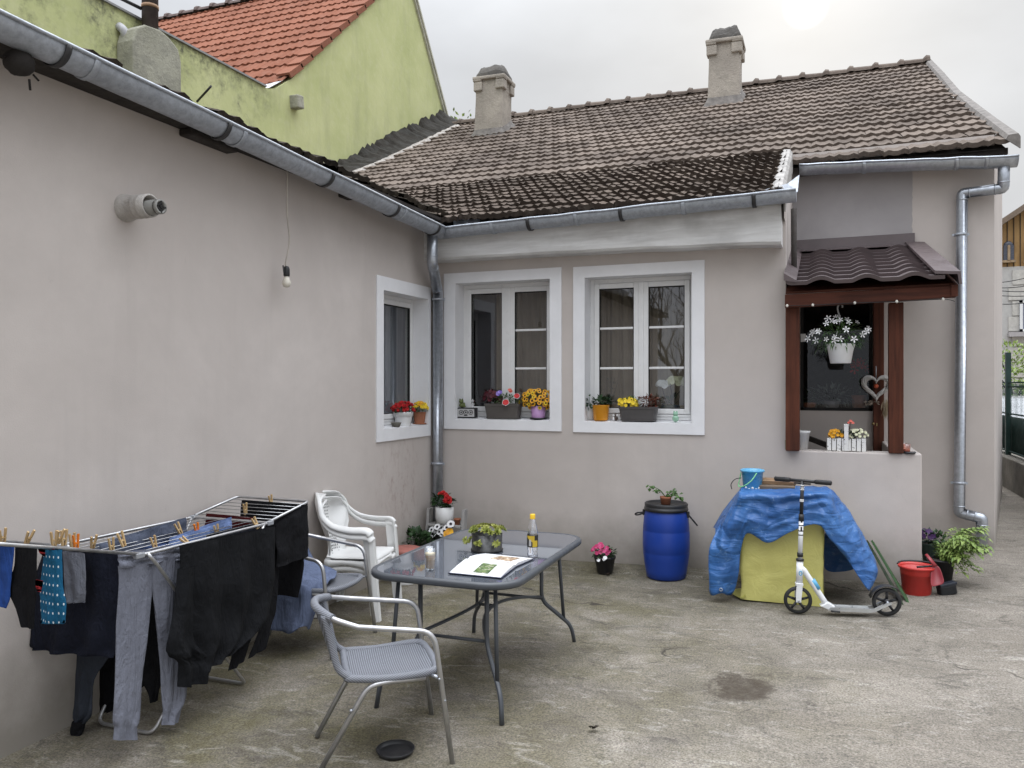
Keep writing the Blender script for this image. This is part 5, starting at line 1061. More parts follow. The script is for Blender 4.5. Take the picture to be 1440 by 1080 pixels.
p = sill(950, 593, zB, Y=7.30); b = MB(); b.ball(p+V((0, 0, .03)), (.03, .024, .032), 14, 10); b.ball(p+V((0, 0, .07)), (.024, .02, .022), 14, 10); b.ball(p+V((-.012, 0, .09)), (.008, .008, .01), 8, 6); b.ball(p+V((.012, 0, .09)), (.008, .008, .01), 8, 6); tag(b.build('figurine', plain('mint_green_glass', (.3, .52, .38), .12, var=.2, vs=30)), 'small mint green glass bear at the right end of the window sill', 'figurine')
p = atY(943, 585, 7.62); p.z = 1.40; t = plant_at('white and cream orchids in a grey bowl behind the window glass', p, 'orchid', 'orchid'); pot(t, p, [(.07, 0), (.095, .03), (.09, .09), (.085, .1)], plain('blue_grey_bowl', (.07, .09, .11), .3)); b = MB()
for dx, h in ((-.06, .27), (.01, .30)): b.tube(catmull([p+V((dx*.4, 0, .09)), p+V((dx, 0, h*.7)), p+V((dx-.01, -.02, h)), p+V((dx+.05, -.03, h+.015))], 5), .004, 5)
b.build('stem', M['leaf_maroon'], t); flowers(t, p+V((-.07, -.03, .29)), (.055, .03, .03), 7, 'white', .03, 31); flowers(t, p+V((.05, -.03, .31)), (.075, .03, .045), 10, 'cream', .033, 32); bush(t, p+V((.02, 0, .12)), (.12, .05, .03), 14, M['leaf_dark'], .13, .045, 33)
p = atY(858, 585, 7.62); p.z = 1.38; t = plant_at('thin branching grey plant behind the left pane above the orange pot', p, 'plant', 'plant'); bush(t, p+V((0, 0, .24)), (.12, .05, .14), 110, M['leaf_grey'], .035, .006, 34); bush(t, p+V((-.03, 0, .05)), (.15, .05, .09), 26, M['leaf_dark'], .11, .06, 35, 'lower_foliage')
# ------------------------------------------------ corner by the downpipe
def lx(px, py, Y): return atY(px, py, Y)
p = lx(624, 735, 6.98); gcn = gz(p.x, 6.98); t = thing('plant_stand', 'grey weathered wooden ladder shelf standing in the corner by the downpipe', 'shelf', (p.x, 6.98, gcn)); GW = wood_mat('weathered_grey_board', (.24, .235, .23), (.4, .39, .38), (1, 1, .08), .85)
zt = lx(600, 714, 7.0).z; zs = lx(625, 736, 6.98).z; xl, xr = lx(604, 735, 6.98).x, lx(653, 735, 6.98).x
for x in (xl, xr): b = MB(); b.prism([(x-.012, 6.86, gcn), (x+.018, 6.86, gcn), (x+.0, 6.98, zt), (x-.03, 6.98, zt)], (0, .085, 0)); b.build('side_board', GW, t, bevel=.004)
for z in (zs, .10): b = MB(); b.bb((xl+.018, 6.89, z-.02), (xr-.012, 7.05, z)); b.build('shelf', GW, t, bevel=.003)
p = V((lx(625, 730, 6.97).x, 6.97, zs)); t = plant_at('white round pot with red geraniums on the ladder shelf', p); pot(t, p, [(.055, 0), (.075, .01), (.088, .06), (.09, .165)], WHITEP); bush(t, p+V((-.02, 0, .215)), (.11, .09, .06), 120, M['leaf_dark'], .05, .04, 41, low=-.5); flowers(t, p, (1, 1, 1), 7, 'red', .028, 42, kind='double', spots=[p+V(q) for q in ((.05, -.07, .235), (.075, -.05, .25), (.05, -.05, .27), (-.03, -.03, .29), (-.005, -.02, .3), (.02, -.02, .285), (.08, -.06, .225))])
p = V((lx(643, 733, 6.96).x, 6.96, zs)); t = plant_at('little terracotta pot at the right end of the ladder shelf', p, 'pot', 'flower_pot'); pot(t, p, [(.024, 0), (.032, .045), (.036, .045), (.036, .06)], TERRA)
p = V((lx(622, 760, 6.95).x, 6.95, .10)); t = plant_at('pot of white and black pansies on the lower shelf', p); pot(t, p, [(.05, 0), (.07, .11)], BLACKP); bush(t, p+V((0, 0, .14)), (.1, .07, .05), 80, M['leaf_dark'], .04, .02, 44); flowers(t, p, (1, 1, 1), 8, 'white', .034, 45, (0, -1, .15), ('black', .38), spots=[atY(q[0], q[1], 6.87) for q in ((618, 748), (628, 742), (634, 737), (609, 751), (615, 741), (622, 751), (607, 745), (625, 747))]); flowers(t, p, (1, 1, 1), 2, 'orange', .034, 46, (0, -1, .2), spots=[atY(629, 751, 6.84), atY(632, 748, 6.85)], name='orange_blossoms')
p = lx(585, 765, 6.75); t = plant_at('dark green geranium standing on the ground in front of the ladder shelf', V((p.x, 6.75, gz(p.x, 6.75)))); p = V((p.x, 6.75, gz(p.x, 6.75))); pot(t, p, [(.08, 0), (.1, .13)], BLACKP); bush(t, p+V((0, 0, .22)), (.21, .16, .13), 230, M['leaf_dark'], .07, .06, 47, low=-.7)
p = onG(561, 823); p = V((p.x, p.y+.12, gz(p.x, p.y))); t = thing('stool', 'low round white stool with a pinkish red top behind the table', 'stool', p); b = MB(); b.lathe([(.115, 0), (.12, .03), (.105, .06), (.105, .24), (.13, .26)], p, 24); b.build('base', WHITEP, t); b = MB(); b.lathe([(.13, .26), (.145, .27), (.145, .295), (.13, .305), (0, .305)], p, 28); b.build('seat', plain('faded_pink_red', (.42, .15, .12), .6, var=.3), t)
# planter of succulents on the table
p = T(683, 774); p = V((p.x, p.y+.02, TZ+.001)); t = plant_at('round grey metal bowl of yellow green succulents on the table', p, 'planter', 'planter'); b = MB(); b.lathe([(0, .0), (.098, .0), (.1, .006), (.092, .012), (.094, .1), (.09, .1), (.088, .08), (0, .078)], p, 32); b.build('bowl', plain('scuffed_dark_metal', (.07, .07, .07), .4, metal=.4, var=.6, vs=25), t); random.seed(51); b = MB()
for i in range(46):
    a, q = rnd(0, 6.28), math.sqrt(rnd(0, 1)); c = p+V((q*.115*math.cos(a), q*.115*math.sin(a), .115+.025*(1-q*q)-(.04 if q > .92 else 0))); o = V((math.cos(a)*q, math.sin(a)*q, .9)).normalized(); fa, fb = frame_of(o); s = rnd(.022, .036)
    for r, (k, el) in enumerate(((7, .35), (6, .8), (4, 1.2))):
        for j in range(k): h = 2*math.pi*j/k+r*.4; d = (fa*math.cos(h)+fb*math.sin(h))*math.cos(el)+o*math.sin(el); b.tint = min(1, max(0, rnd(0, .6)+.4*(q < .7))); b.leaf(c, d, o, s*(1-.18*r), s*.42, .0, .25)
b.build('succulents', M['leaf_yellow'], t); b = MB()
for a, q in ((3.6, .125), (4.6, .11), (5.6, .12)): c = p+V((q*math.cos(a), q*math.sin(a), .06)); [b.leaf(c, V((rnd(-1, 1), rnd(-1, 1), rnd(-1, .6))), V((0, -1, .2)), .03, .014) for _ in range(26)]
b.build('trailing_shoots', M['leaf_yellow'], t)
# ------------------------------------------------ along the window wall
p = onG(850, 807); p = V((p.x, 6.98, gz(p.x, 6.98))); t = plant_at('black pot of pink petunias standing at the foot of the wall', p); pot(t, p, [(.06, 0), (.068, .01), (.094, .14), (.099, .142), (.1, .16)], BLACKP); bush(t, p+V((0, 0, .185)), (.11, .09, .05), 130, M['leaf_dark'], .035, .022, 53, low=-.5); flowers(t, p+V((-.03, 0, .2)), (.08, .08, .06), 16, 'pink', .021, 54); flowers(t, p, (1, 1, 1), 3, 'white', .017, 55, spots=[p+V((.02, -.1, .15)), p+V((-.03, -.1, .14)), p+V((.03, -.1, .165))], name='pale_blossoms')
p = V((-1.297, 7.0, gz(-1.3, 7.0))); t = thing('barrel', 'blue plastic barrel with a black lid and side handles standing against the wall', 'barrel', p); b = MB(); prof = [(0, .0), (.155, 0), (.17, .012), (.178, .06), (.192, .15), (.2, .22), (.1995, .232), (.202, .238), (.2035, .30), (.202, .41), (.1995, .418), (.201, .424), (.194, .52), (.183, .565), (.178, .58), (.178, .60)]; b.lathe(prof, p, 48); b.build('body', plain('blue_barrel_plastic', (.008, .045, .3), .38, var=.12, vs=3, bump=.06, bs=30), t)
b = MB(); b.lathe([(.178, .585), (.189, .588), (.192, .6), (.189, .615), (.185, .617), (.186, .63), (.188, .648), (.18, .655), (.165, .652), (.16, .642), (0, .64)], p, 44); b.build('lid', BLACKP, t)
for s in (-1, 1): b = MB(); q = p+V((s*.185, -.01, .56)); b.box(q+V((s*.008, 0, 0)), (.02, .035, .05)); b.tube(catmull([q+V((s*.015, -.012, .0)), q+V((s*.06, -.02, -.005 if s < 0 else -.05)), q+V((s*.085, -.01, -.02 if s < 0 else -.085)), q+V((s*.07, .012, -.03 if s < 0 else -.075)), q+V((s*.015, .012, -.012))], 5), .007, 8); b.build('handle', BLACKP, t)
q = p+V((0.0, -.02, .642)); t = plant_at('terracotta pot with a straggly geranium on the barrel lid', q); pot(t, q, [(.04, 0), (.048, .05), (.05, .052), (.05, .068)], TERRA); random.seed(58); b = MB()
for e in ((-.13, .0, .15), (-.07, -.02, .135), (.08, .0, .12), (.11, -.02, .09), (.02, 0, .1)):
    b.tube(catmull([q+V((0, 0, .06)), q+V((e[0]*.5, e[1], e[2]*.85)), q+V(e)], 5), .0035, 5)
    for k in range(9): b.tint = rnd(0, 1); b.leaf(q+V(e)+V((rnd(-.025, .025), rnd(-.025, .025), rnd(-.03, .01))), V((rnd(-1, 1), rnd(-1, 1), rnd(-1, .3))), V((0, -.5, 1)), .04, .034)
b.build('foliage', M['leaf'], t)
# ------------------------------------------------ tarpaulin heap
gy = gz(-.3, 6.6); t = thing('bale', 'square block wrapped in yellow plastic sheet under the tarpaulin', 'block', (-.31, 6.7, gy)); b = MB(); P = []
for i in range(29):
    z = .80*i/28; ring = []
    for k in range(96):
        a = 4*k/96; sd = int(a); f = a-sd; c4_ = [(-1, -1), (1, -1), (1, 1), (-1, 1)]; q, r = c4_[sd], c4_[(sd+1) % 4]; X, Y = q[0]+(r[0]-q[0])*f, q[1]+(r[1]-q[1])*f
        rr = 1-.02*(abs(X*Y))**8; x, y = -.313+X*.305*rr*(1+.015*(i < 3)), 6.72+Y*.30*rr; w = .008*noise.noise(V((x*3, y*3, z*4)))+.014*(.15-abs(noise.noise(V((x*3+z*2, y*2, z*5-x*3)))))
        ring.append(V((x, y-(.0 if abs(Y) < 1 else 0), gy+z))+V((X*w if abs(X) == 1 else 0, Y*w if abs(Y) == 1 else 0, 0)))
    P.append(ring)
def film(name, c, r):
    n = NT(name); n.set(color=n.mix(n.ramp(n.noise(5, 4), .3, .7), tuple(x*.85 for x in c), c), rough=r, spec=.45); n.bump(n.noise(7, 6, .6, dist=1.2), .35, .03); return n.m
b.grid(P, True, cu=True); b.add(P[-1], [tuple(range(96))]); b.build('wrapped_block', film('yellow_film', (.62, .58, .19), .24), t)
b = MB(); q0, q1 = onG(1026, 835), onG(1042, 845); b.grid([[V((q1.x+.02, q1.y+.05, gy+.1)), V((q1.x+.05, q1.y+.0, gy+.02))], [V((q0.x+.04, q0.y+.0, gy+.03)), V((q1.x-.0, q1.y-.02, gy+.004))], [V((q0.x, q0.y+.02, gy+.02)), V((q0.x+.01, q0.y-.03, gy+.004))]]); b.build('loose_flap', film('yellow_flap', (.4, .38, .09), .4), t, solid=.004, subd=2)
C = [  # rows run from the back of the top to the hem
    [(1052, 683, 7.05), (1046, 684, 7.03), (1031, 700, 7.0), (1017, 718, 6.96), (1009, 731, 6.93), (1003, 742, 6.9)],
    [(1050, 683, 7.05), (1043, 685, 6.9), (1031, 705, 6.72), (1018, 728, 6.6), (1010, 742, 6.52), (1006, 752, 6.5)],
    [(1050, 684, 7.0), (1042, 687, 6.6), (1028, 712, 6.5), (1010, 752, 6.42), (997, 776, 6.36), (998, 830, 6.34)],
    [(1052, 684, 7.0), (1041, 690, 6.46), (1032, 718, 6.38), (1022, 752, 6.32), (1014, 780, 6.30), (1014, 834, 6.31)],
    [(1055, 684, 7.0), (1046, 692, 6.42), (1041, 716, 6.36), (1037, 746, 6.33), (1033, 774, 6.34), (1034, 828, 6.38)],
    [(1062, 684, 7.04), (1058, 692, 6.40), (1056, 708, 6.35), (1055, 722, 6.33), (1052, 736, 6.32), (1048, 752, 6.33)],
    [(1082, 684, 7.06), (1082, 692, 6.40), (1081, 712, 6.35), (1081, 730, 6.33), (1080, 748, 6.32), (1079, 763, 6.31)],
    [(1105, 684, 7.06), (1108, 692, 6.40), (1108, 707, 6.35), (1107, 722, 6.33), (1106, 737, 6.32), (1104, 752, 6.32)],
    [(1130, 684, 7.06), (1138, 692, 6.42), (1139, 703, 6.36), (1138, 715, 6.34), (1137, 727, 6.33), (1135, 739, 6.32)],
    [(1146, 684, 7.06), (1160, 691, 6.46), (1163, 704, 6.38), (1164, 716, 6.34), (1160, 732, 6.31), (1152, 738, 6.31)],
    [(1150, 684, 7.06), (1168, 691, 6.6), (1178, 712, 6.5), (1184, 736, 6.4), (1178, 755, 6.33), (1166, 756, 6.33)],
    [(1152, 684, 7.06), (1170, 690, 6.75), (1190, 716, 6.62), (1205, 748, 6.52), (1205, 785, 6.42), (1192, 788, 6.40)],
    [(1152, 684, 7.06), (1168, 688, 6.95), (1194, 718, 6.85), (1219, 764, 6.72), (1234, 800, 6.58), (1221, 829, 6.44)],
    [(1150, 684, 7.08), (1165, 687, 7.08), (1190, 716, 7.06), (1215, 762, 7.02), (1228, 800, 6.9), (1218, 822, 6.75)]]
G = [[atD(0, 0, 1)]*0 for _ in C]
G = [catmull([atY(*q) for q in r], 9) for r in C]; G = [list(r) for r in zip(*[catmull(list(c), 9) for c in zip(*G)])]; G2 = []
for i, r in enumerate(G):
    o = []
    for j, q in enumerate(r):
        v = min(1, max(0, (i-7)/14)); k = q*6; w = .012*noise.noise(q*5)+.034*(.2-abs(noise.noise(q*7+V((9, 0, 0)))))+.008*(.2-abs(noise.noise(q*15))); fold = .006*math.sin(j*.62+2*noise.noise(q*3))*v
        o.append(q+V((.3, -.9, .25))*w*(.35+.75*v)+V((0, -1, 0))*fold*.7+V((0, 0, .4))*w)
    G2.append(o)
def tarp_mat():
    n = NT('blue_tarpaulin'); c = n.mix(n.ramp(n.noise(4, 5, .6), .3, .7), (.02, .085, .265), (.044, .145, .37))
    cr = n.new('ShaderNodeTexVoronoi', {'Vector': n.new('ShaderNodeVectorMath', {0: n.co(), 1: n.new('ShaderNodeTexNoise', {'Vector': n.co(), 'Scale': 1.6, 'Detail': 2}).outputs['Color']}, operation='ADD').outputs[0], 'Scale': 3.6}, feature='DISTANCE_TO_EDGE').outputs['Distance']
    c = n.mix(n.ramp(n.noise(22, 6, .75, dist=1.5), .58, .7, 0, .45), c, (.3, .45, .62)); n.set(color=c, rough=.42, spec=.4)
    vv = n.new('ShaderNodeVectorMath', {0: n.co(), 1: n.new('ShaderNodeVectorMath', {0: n.new('ShaderNodeTexNoise', {'Vector': n.co(), 'Scale': 5.0, 'Detail': 3}).outputs['Color'], 'Scale': .16}, operation='SCALE').outputs[0]}, operation='ADD').outputs[0]
    v1 = n.new('ShaderNodeTexVoronoi', {'Vector': vv, 'Scale': 5.5}, feature='F1').outputs['Distance']; v2 = n.new('ShaderNodeTexVoronoi', {'Vector': vv, 'Scale': 13.0}, feature='F1').outputs['Distance']
    b = n.bump(n.ramp(cr, 0, .16), .3, .03); b = n.bump(v1, .4, .05, b); b = n.bump(v2, .18, .02, b); b = n.bump(n.noise(3, 2, .5, vec=n.new('ShaderNodeMapping', {'Vector': n.co(), 'Rotation': (.4, .3, .6), 'Scale': (1, 1, 5)}).outputs[0], dist=1), .4, .05, b); n.bump(n.noise(300, 2), .15, .002, b); return n.m
TARP = tarp_mat(); b = MB(); b.grid(G2); tp = b.build('tarpaulin', TARP, solid=.003); tag(tp, 'crumpled blue tarpaulin draped over the yellow wrapped block', 'tarpaulin')
b = MB(); q = atY(1014, 829, 6.29); b.tube([q+V((.011*math.cos(a), -.006, .011*math.sin(a))) for a in [2*math.pi*k/14 for k in range(14)]], .0035, 6, closed=True); b.build('eyelet', M['zinc2'], tp)
b = MB(); P = [[atY(px, py, Y) for px, py, Y in r] for r in (((1158, 740, 6.95), (1180, 745, 6.95), (1205, 768, 6.95)), ((1156, 775, 6.95), (1180, 778, 6.97), (1206, 790, 6.97)), ((1156, 806, 6.92), (1180, 806, 6.98), (1205, 802, 6.98)))]; b.grid(P); b.build('inner_fold', TARP, tp, solid=.003, subd=3)
zt = atY(1100, 688, 6.75).z
p = atY(1058, 690, 6.68); p.z = zt-.012; t = thing('bucket', 'small light blue toy bucket with a green handle on top of the tarpaulin', 'bucket', p); b = MB(); b.lathe([(0, 0), (.066, 0), (.07, .004), (.084, .15), (.094, .152), (.095, .168), (.088, .17), (.082, .15), (.064, .008), (0, .006)], p, 32); b.build('body', plain('sky_blue_plastic', (.05, .32, .58), .3, var=.35, vs=14, c2=(.18, .42, .6)), t); b = MB(); b.tube(catmull([p+V((.04, -.09, .15)), p+V((.0, -.12, .09)), p+V((-.06, -.12, .045)), p+V((-.1, -.06, .04)), p+V((-.10, .0, .08)), p+V((-.09, .01, .14))], 6), .006, 8, flat=.6); b.build('handle', plain('lime_green_plastic', (.2, .55, .25), .4), t); b = MB()
for k in range(7): a = R(-150+22*k); b.ball(p+V((.068*math.cos(a), .068*math.sin(a), .015+.012*(k % 2))), .012, 8, 5)
b.build('star_print', WHITEP, t)
b = MB(); b.tube(catmull([p+V((-.085, -.02, .1)), p+V((-.13, -.05, .09)), p+V((-.16, -.06, .05)), p+V((-.155, -.05, .01))], 6), .0035, 6); tag(b.build('cord', M['band']), 'thin dark cord trailing beside the small blue bucket', 'cord')
p = atY(1094, 690, 6.72); b = MB(); b.box((p.x-.005, 6.70, zt+.012), (.27, .14, .055), Matrix.Rotation(.03, 3, 'Z')); tag(b.build('timber_block', wood_mat('dirty_timber', (.08, .055, .035), (.2, .15, .11), (.1, 1, 1), .9), bevel=.008), 'lower dirty timber block lying on the tarpaulin', 'timber')
b = MB(); P = [[V((p.x+x, 6.76+y, zt+.042+z)) for y, z in ((-.06, 0), (-.066, .02+h*.5), (-.03, .03+h), (.03, .03+h), (.06, 0))] for x, h in ((-.135, .01), (-.1, .014), (0, .012), (.07, .010), (.115, 0), (.135, -.018))]; b.grid(P, False); b.add(P[0], [(0, 1, 2, 3, 4)]); b.add(P[-1], [(0, 1, 2, 3, 4)]); tag(b.build('firewood', wood_mat('split_wood', (.1, .06, .035), (.36, .23, .13), (.1, 1, 1), .8)), 'split log lying on the dirty timber block', 'firewood')
# leaning green boards behind the scooter
GB = plain('green_painted_board', (.03, .085, .02), .6, var=.4, vs=9)
for i, (bx, tx, l) in enumerate(((1271, 1222, 'dark green board leaning on the wall behind the scooter, the lower of two'), (1279, 1229, 'brighter green board edge leaning on the wall, the outer of two'))):
    lo = onG(bx, 851-i*3); hi = atY(tx, 762, 7.2); d = hi-lo; vw = ((lo+hi)/2-CAM); vw.z *= .3; w = vw.normalized()*.42; w = w-d.normalized()*w.dot(d.normalized()); b = MB(); nn = d.cross(w).normalized()*.016
    b.prism([lo, lo+w*.35, hi+w*.02, hi-w*.1], nn); tag(b.build('board', GB if i else plain('shabby_dark_green', (.03, .05, .02), .8, var=.5, vs=12), bevel=.002), l, 'board', 'leaning green boards')
# ------------------------------------------------ kick scooter
A, B = onG(1122, 863), onG(1247, 866); wr = .1; A = V((A.x, A.y, gz(A.x, A.y)+wr)); B = V((B.x, B.y, gz(B.x, B.y)+wr)); d = (B-A); d.z = 0; L = d.length; d.normalize(); sdv = V((d.y, -d.x, 0)); up = V((0, 0, 1)); lean = V((-sdv.x, -sdv.y, 0))*.03
t = thing('scooter', 'white and black folding kick scooter parked in front of the tarpaulin heap', 'scooter', (A+B)/2-V((0, 0, wr))); SW = plain('white_scooter_paint', (.72, .73, .74), .3, var=.08); RUB = plain('black_rubber', (.014, .014, .015), .6)
Sx = lambda x, z, y=0: A+d*x+up*z+sdv*y+lean*max(0, z)
Wm = Matrix((d, sdv, up)).transposed() @ Matrix.Rotation(R(90), 3, 'X')
for c in (A, B):
    w = MB(); w.lathe([(.076, -.015), (.088, -.016), (.098, -.011), (.1, 0), (.098, .011), (.088, .016), (.076, .015), (.074, 0), (.076, -.015)], c, 36, Wm); wo = w.build('wheel', RUB, t); s = MB()
    for k in range(5): a = k*1.2566+.3; s.tube([c+Wm @ V((.018*math.cos(a), .018*math.sin(a), 0)), c+Wm @ V((.08*math.cos(a), .08*math.sin(a), 0))], [.011, .008], 8)
    s.lathe([(0, -.018), (.022, -.018), (.022, .018), (0, .018)], c, 16, Wm); s.build('spokes', BLACKP, wo); h = MB(); h.lathe([(0, -.03), (.009, -.03), (.009, .03), (0, .03)], c, 10, Wm); h.build('axle', M['zinc2'], wo)
b = MB()
for s in (-1, 1): b.prism([Sx(-.018, -.012, s*.024), Sx(.018, -.012, s*.024), Sx(.026, .06, s*.024), Sx(.03, .115, s*.024), Sx(-.012, .115, s*.024), Sx(-.018, .06, s*.024)], sdv*s*.006)
b.box(Sx(.009, .118), (.05, .062, .018), Matrix((d, sdv, up)).transposed()); b.build('fork', SW, t, bevel=.004)
st = lambda z: Sx(.01+.035*(z-.12), z)
b = MB(); b.tube([st(.125), st(.285)], .024, 18); b.build('head_tube', SW, t)
b = MB(); b.tube([st(.285), st(.30)], .028, 16); b.tube([st(.315), st(.345)], .021, 16); b.build('collar', BLACKP, t)
b = MB(); b.tube([st(.30), st(.60)], .0165, 16); b.build('steerer', SW, t)
b = MB(); b.tube([st(.60), st(.865)], .0135, 14); b.tube([st(.575), st(.625)], .019, 14); b.build('upper_stem', BLACKP, t)
b = MB()
for z in (.715, .725, .80, .83): b.tube([st(z), st(z)+up*.009], .0145, 12)
for k in range(3): b.box(st(.815)+sdv*.0135+d*(.006*(k-1)), (.004, .003, .022), Matrix((d, sdv, up)).transposed() @ Matrix.Rotation(.6*(k-1), 3, 'Y'))
b.build('white_marks', SW, t); b = MB()
for z in (.47, .50, .54, .60): b.tube([st(z), st(z)+up*.008], .0172, 12)
b.box(st(.52)+sdv*.016, (.012, .003, .03), Matrix((d, sdv, up)).transposed()); b.box(st(.58)+sdv*.016, (.012, .003, .03), Matrix((d, sdv, up)).transposed()); b.build('black_marks', BLACKP, t)
hb = st(.868); hd = (d*.92+sdv*.55).normalized(); b = MB(); b.tube([hb-hd*.20, hb+hd*.20], .012, 12); b.build('handlebar', BLACKP, t)
for s in (-1, 1): g = MB(); g.tube([hb+hd*s*.09, hb+hd*s*.1, hb+hd*s*.205, hb+hd*s*.21], [.014, .0175, .0175, .013], 14); g.build('grip', RUB, t)
g = MB(); g.tube([hb-hd*.06-up*.02, hb+hd*.06-up*.02], .006, 8); g.build('clamp', BLACKP, t)
b = MB(); b.tube([Sx(.02, .24), Sx(.045, .215), Sx(.17, .02), Sx(.20, -.03)], [.02, .021, .021, .022], 14); b.build('frame_tube', SW, t)
b = MB(); b.tube([Sx(.10, .15, .0), Sx(.14, .085)], .0215, 14); b.build('blue_print', plain('sky_blue_print', (.1, .38, .62), .4), t); b = MB(); q = Sx(.016, .2, .0245); b.tube([q+d*.01*math.cos(a)+up*.016*math.sin(a) for a in [2*math.pi*k/14 for k in range(14)]], .003, 5, closed=True); b.build('blue_ring', plain('sky_blue_ring', (.08, .4, .65), .4), t)
b = MB(); b.prism([Sx(.15, -.03, -.035), Sx(.21, -.055, -.035), Sx(.25, -.055, -.035), Sx(.25, -.025, -.035), Sx(.20, .0, -.035)], sdv*.07); b.build('folding_joint', SW, t, bevel=.006)
b = MB(); prof = [(.20, -.052), (.23, -.056), (L-.12, -.056), (L-.09, -.05), (L+.0, .0), (L+.02, .008), (L+.025, .022), (L+.0, .02), (L-.10, -.028), (L-.12, -.03), (.22, -.03)]
b.prism([Sx(x, z, .034) for x, z in prof], sdv*.012); b.prism([Sx(x, z, -.046) for x, z in prof], sdv*.012); b.bb((0, 0, 0), (.0001, .0001, .0001)) if False else None
b.prism([Sx(x, z, -.034) for x, z in ((.215, -.05), (L-.12, -.05), (L-.12, -.036), (.215, -.036))], sdv*.068); b.build('deck', plain('brushed_aluminium_deck', (.62, .63, .63), .35, metal=.7), t)
b = MB(); P = [[B+V((0, 0, 0))+(d*math.cos(a)+up*math.sin(a))*.118+sdv*y for y in (-.03, -.02, .02, .03)] for a in [R(55+11*k) for k in range(11)]]; b.grid(P); b.build('mudguard', BLACKP, t, solid=.005)
b = MB(); b.tube([Sx(.215, -.05, .072), Sx(.275, -.053, .075)], .007, 8); b.build('kick_stand', BLACKP, t)
# ------------------------------------------------ right of the porch wall
p = onG(1291, 839); p = V((p.x, p.y+.10, gz(p.x, p.y))); t = thing('bucket', 'red plastic bucket with a black handle by the corner of the porch wall', 'bucket', p); b = MB(); b.lathe([(0, 0), (.098, 0), (.102, .004), (.122, .2), (.134, .204), (.136, .22), (.13, .222), (.124, .205), (.098, .01), (0, .008)], p, 40); b.build('body', REDP, t); b = MB(); b.tube(catmull([p+V((.136, .02, .222)), p+V((.1, .115, .228)), p+V((0, .142, .228)), p+V((-.1, .1, .226)), p+V((-.135, .01, .222))], 6), .007, 8); b.tube([p+V((.0, -.03, .214)), p+V((.12, .03, .22))], .008, 8); b.build('handle', BLACKP, t)
p = onG(1330, 828); t = plant_at('black pot with a yellow green trailing shrub beside the red bucket', V((p.x, p.y+.1, gz(p.x, p.y)))); p = V((p.x-.02, p.y+.12, gz(p.x, p.y))); pot(t, p, [(.075, 0), (.1, .2), (.106, .2), (.106, .215)], BLACKP); random.seed(66); b = MB()
for i in range(64):
    a = rnd(-1.3, 1.9); l = rnd(.12, .34); e = rnd(.15, 1.0); q0 = p+V((0, 0, .2)); ho = V((math.cos(a), math.sin(a)*.7, 0)); tipz = .2+l*e*.95-(.13 if i % 4 == 0 else 0); pts = catmull([q0, q0+ho*l*.4+V((0, 0, l*e*.8)), V((p.x, p.y, p.z))+ho*l+V((0, 0, tipz))], 5); b.tint = .3; b.tube(pts, .002, 4)
    for k in range(3, len(pts)):
        for s in (-1, 1): b.tint = rnd(.1, 1); b.leaf(pts[k], ho*.5+V((-ho.y, ho.x, 0))*s*.8+V((0, 0, rnd(-.2, .4))), V((0, 0, 1)), rnd(.05, .085), rnd(.02, .032), .3)
b.build('foliage', M['leaf_light'], t)
p = atY(1311, 775, 8.0); p = V((p.x, 8.0, gz(p.x, 8.0))); t = plant_at('dark green pot of purple violas standing against the house wall', p); b = MB(); pot(t, p, [(.07, 0), (.08, .1), (.1, .15), (.105, .2), (.11, .21)], plain('dark_green_pot', (.012, .03, .024), .45)); bush(t, p+V((0, 0, .245)), (.125, .1, .06), 130, M['leaf_dark'], .045, .03, 68, low=-.5); flowers(t, p+V((-.05, 0, .27)), (.07, .08, .05), 9, plain('petal_purple', (.06, .015, .1), .6), .028, 69)
# dustpan and brush
p = onG(1322, 836); t = thing('dustpan', 'dark red dustpan leaning between the red bucket and the plant pot', 'dustpan', (p.x, p.y, gz(p.x, p.y))); DR = plain('dark_red_plastic', (.26, .022, .03), .38); a0, a1, h0, h1 = atY(1308, 828, 6.84), atY(1330, 822, 6.86), atY(1300, 780, 6.98), atY(1305, 779, 6.98); m0, m1 = atY(1309, 795, 6.93), atY(1322, 797, 6.93)
b = MB(); b.grid([[a0, (a0+a1)/2+V((0, .03, 0)), a1], [(a0+m0)/2, (a0+a1+m0+m1)/4+V((0, .05, 0)), (a1+m1)/2], [m0, (m0+m1)/2+V((0, .02, .01)), m1]]); b.build('pan', DR, t, solid=.006, subd=2); b = MB(); b.tube([(m0+m1)/2, (h0+h1)/2], [.02, .016], 10, flat=.5); b.build('handle', DR, t)
p = onG(1332, 838); p = V((p.x-.0, p.y+.03, gz(p.x, p.y))); t = thing('hand_brush', 'black hand brush with thick bristles lying in front of the dustpan', 'brush', p); Mx = Matrix.Rotation(.45, 3, 'Z') @ Matrix.Rotation(-.18, 3, 'Y'); b = MB(); b.box(p+V((0, 0, .085)), (.14, .06, .022), Mx); b.tube([p+Mx @ V((-.05, .0, .085)), p+Mx @ V((-.12, .03, .12))], .014, 8); b.build('back', plain('dark_blue_black_plastic', (.02, .024, .035), .35), t, bevel=.008); b = MB(); b.box(p+V((0, 0, .04)), (.135, .062, .075), Mx); b.build('bristles', plain('black_bristle', (.012, .012, .013), .9, bump=.8, bs=200), t, bevel=.01)
for px, l, c, rr in ((1366, 'browner pebble left of the downpipe foot', (.25, .2, .13), .05), (1379, 'pale oval pebble at the downpipe foot', (.42, .4, .35), .055)):
    p = onG(px, 776); b = MB(); b.ball((p.x, p.y+.02, gz(p.x, p.y)+.024), (rr, rr*.75, .032), 16, 10, .12, 2, px); tag(b.build('pebble', plain('pebble_%s' % ('brown' if px < 1370 else 'pale'), c, .8, bump=.2)), l, 'stone')
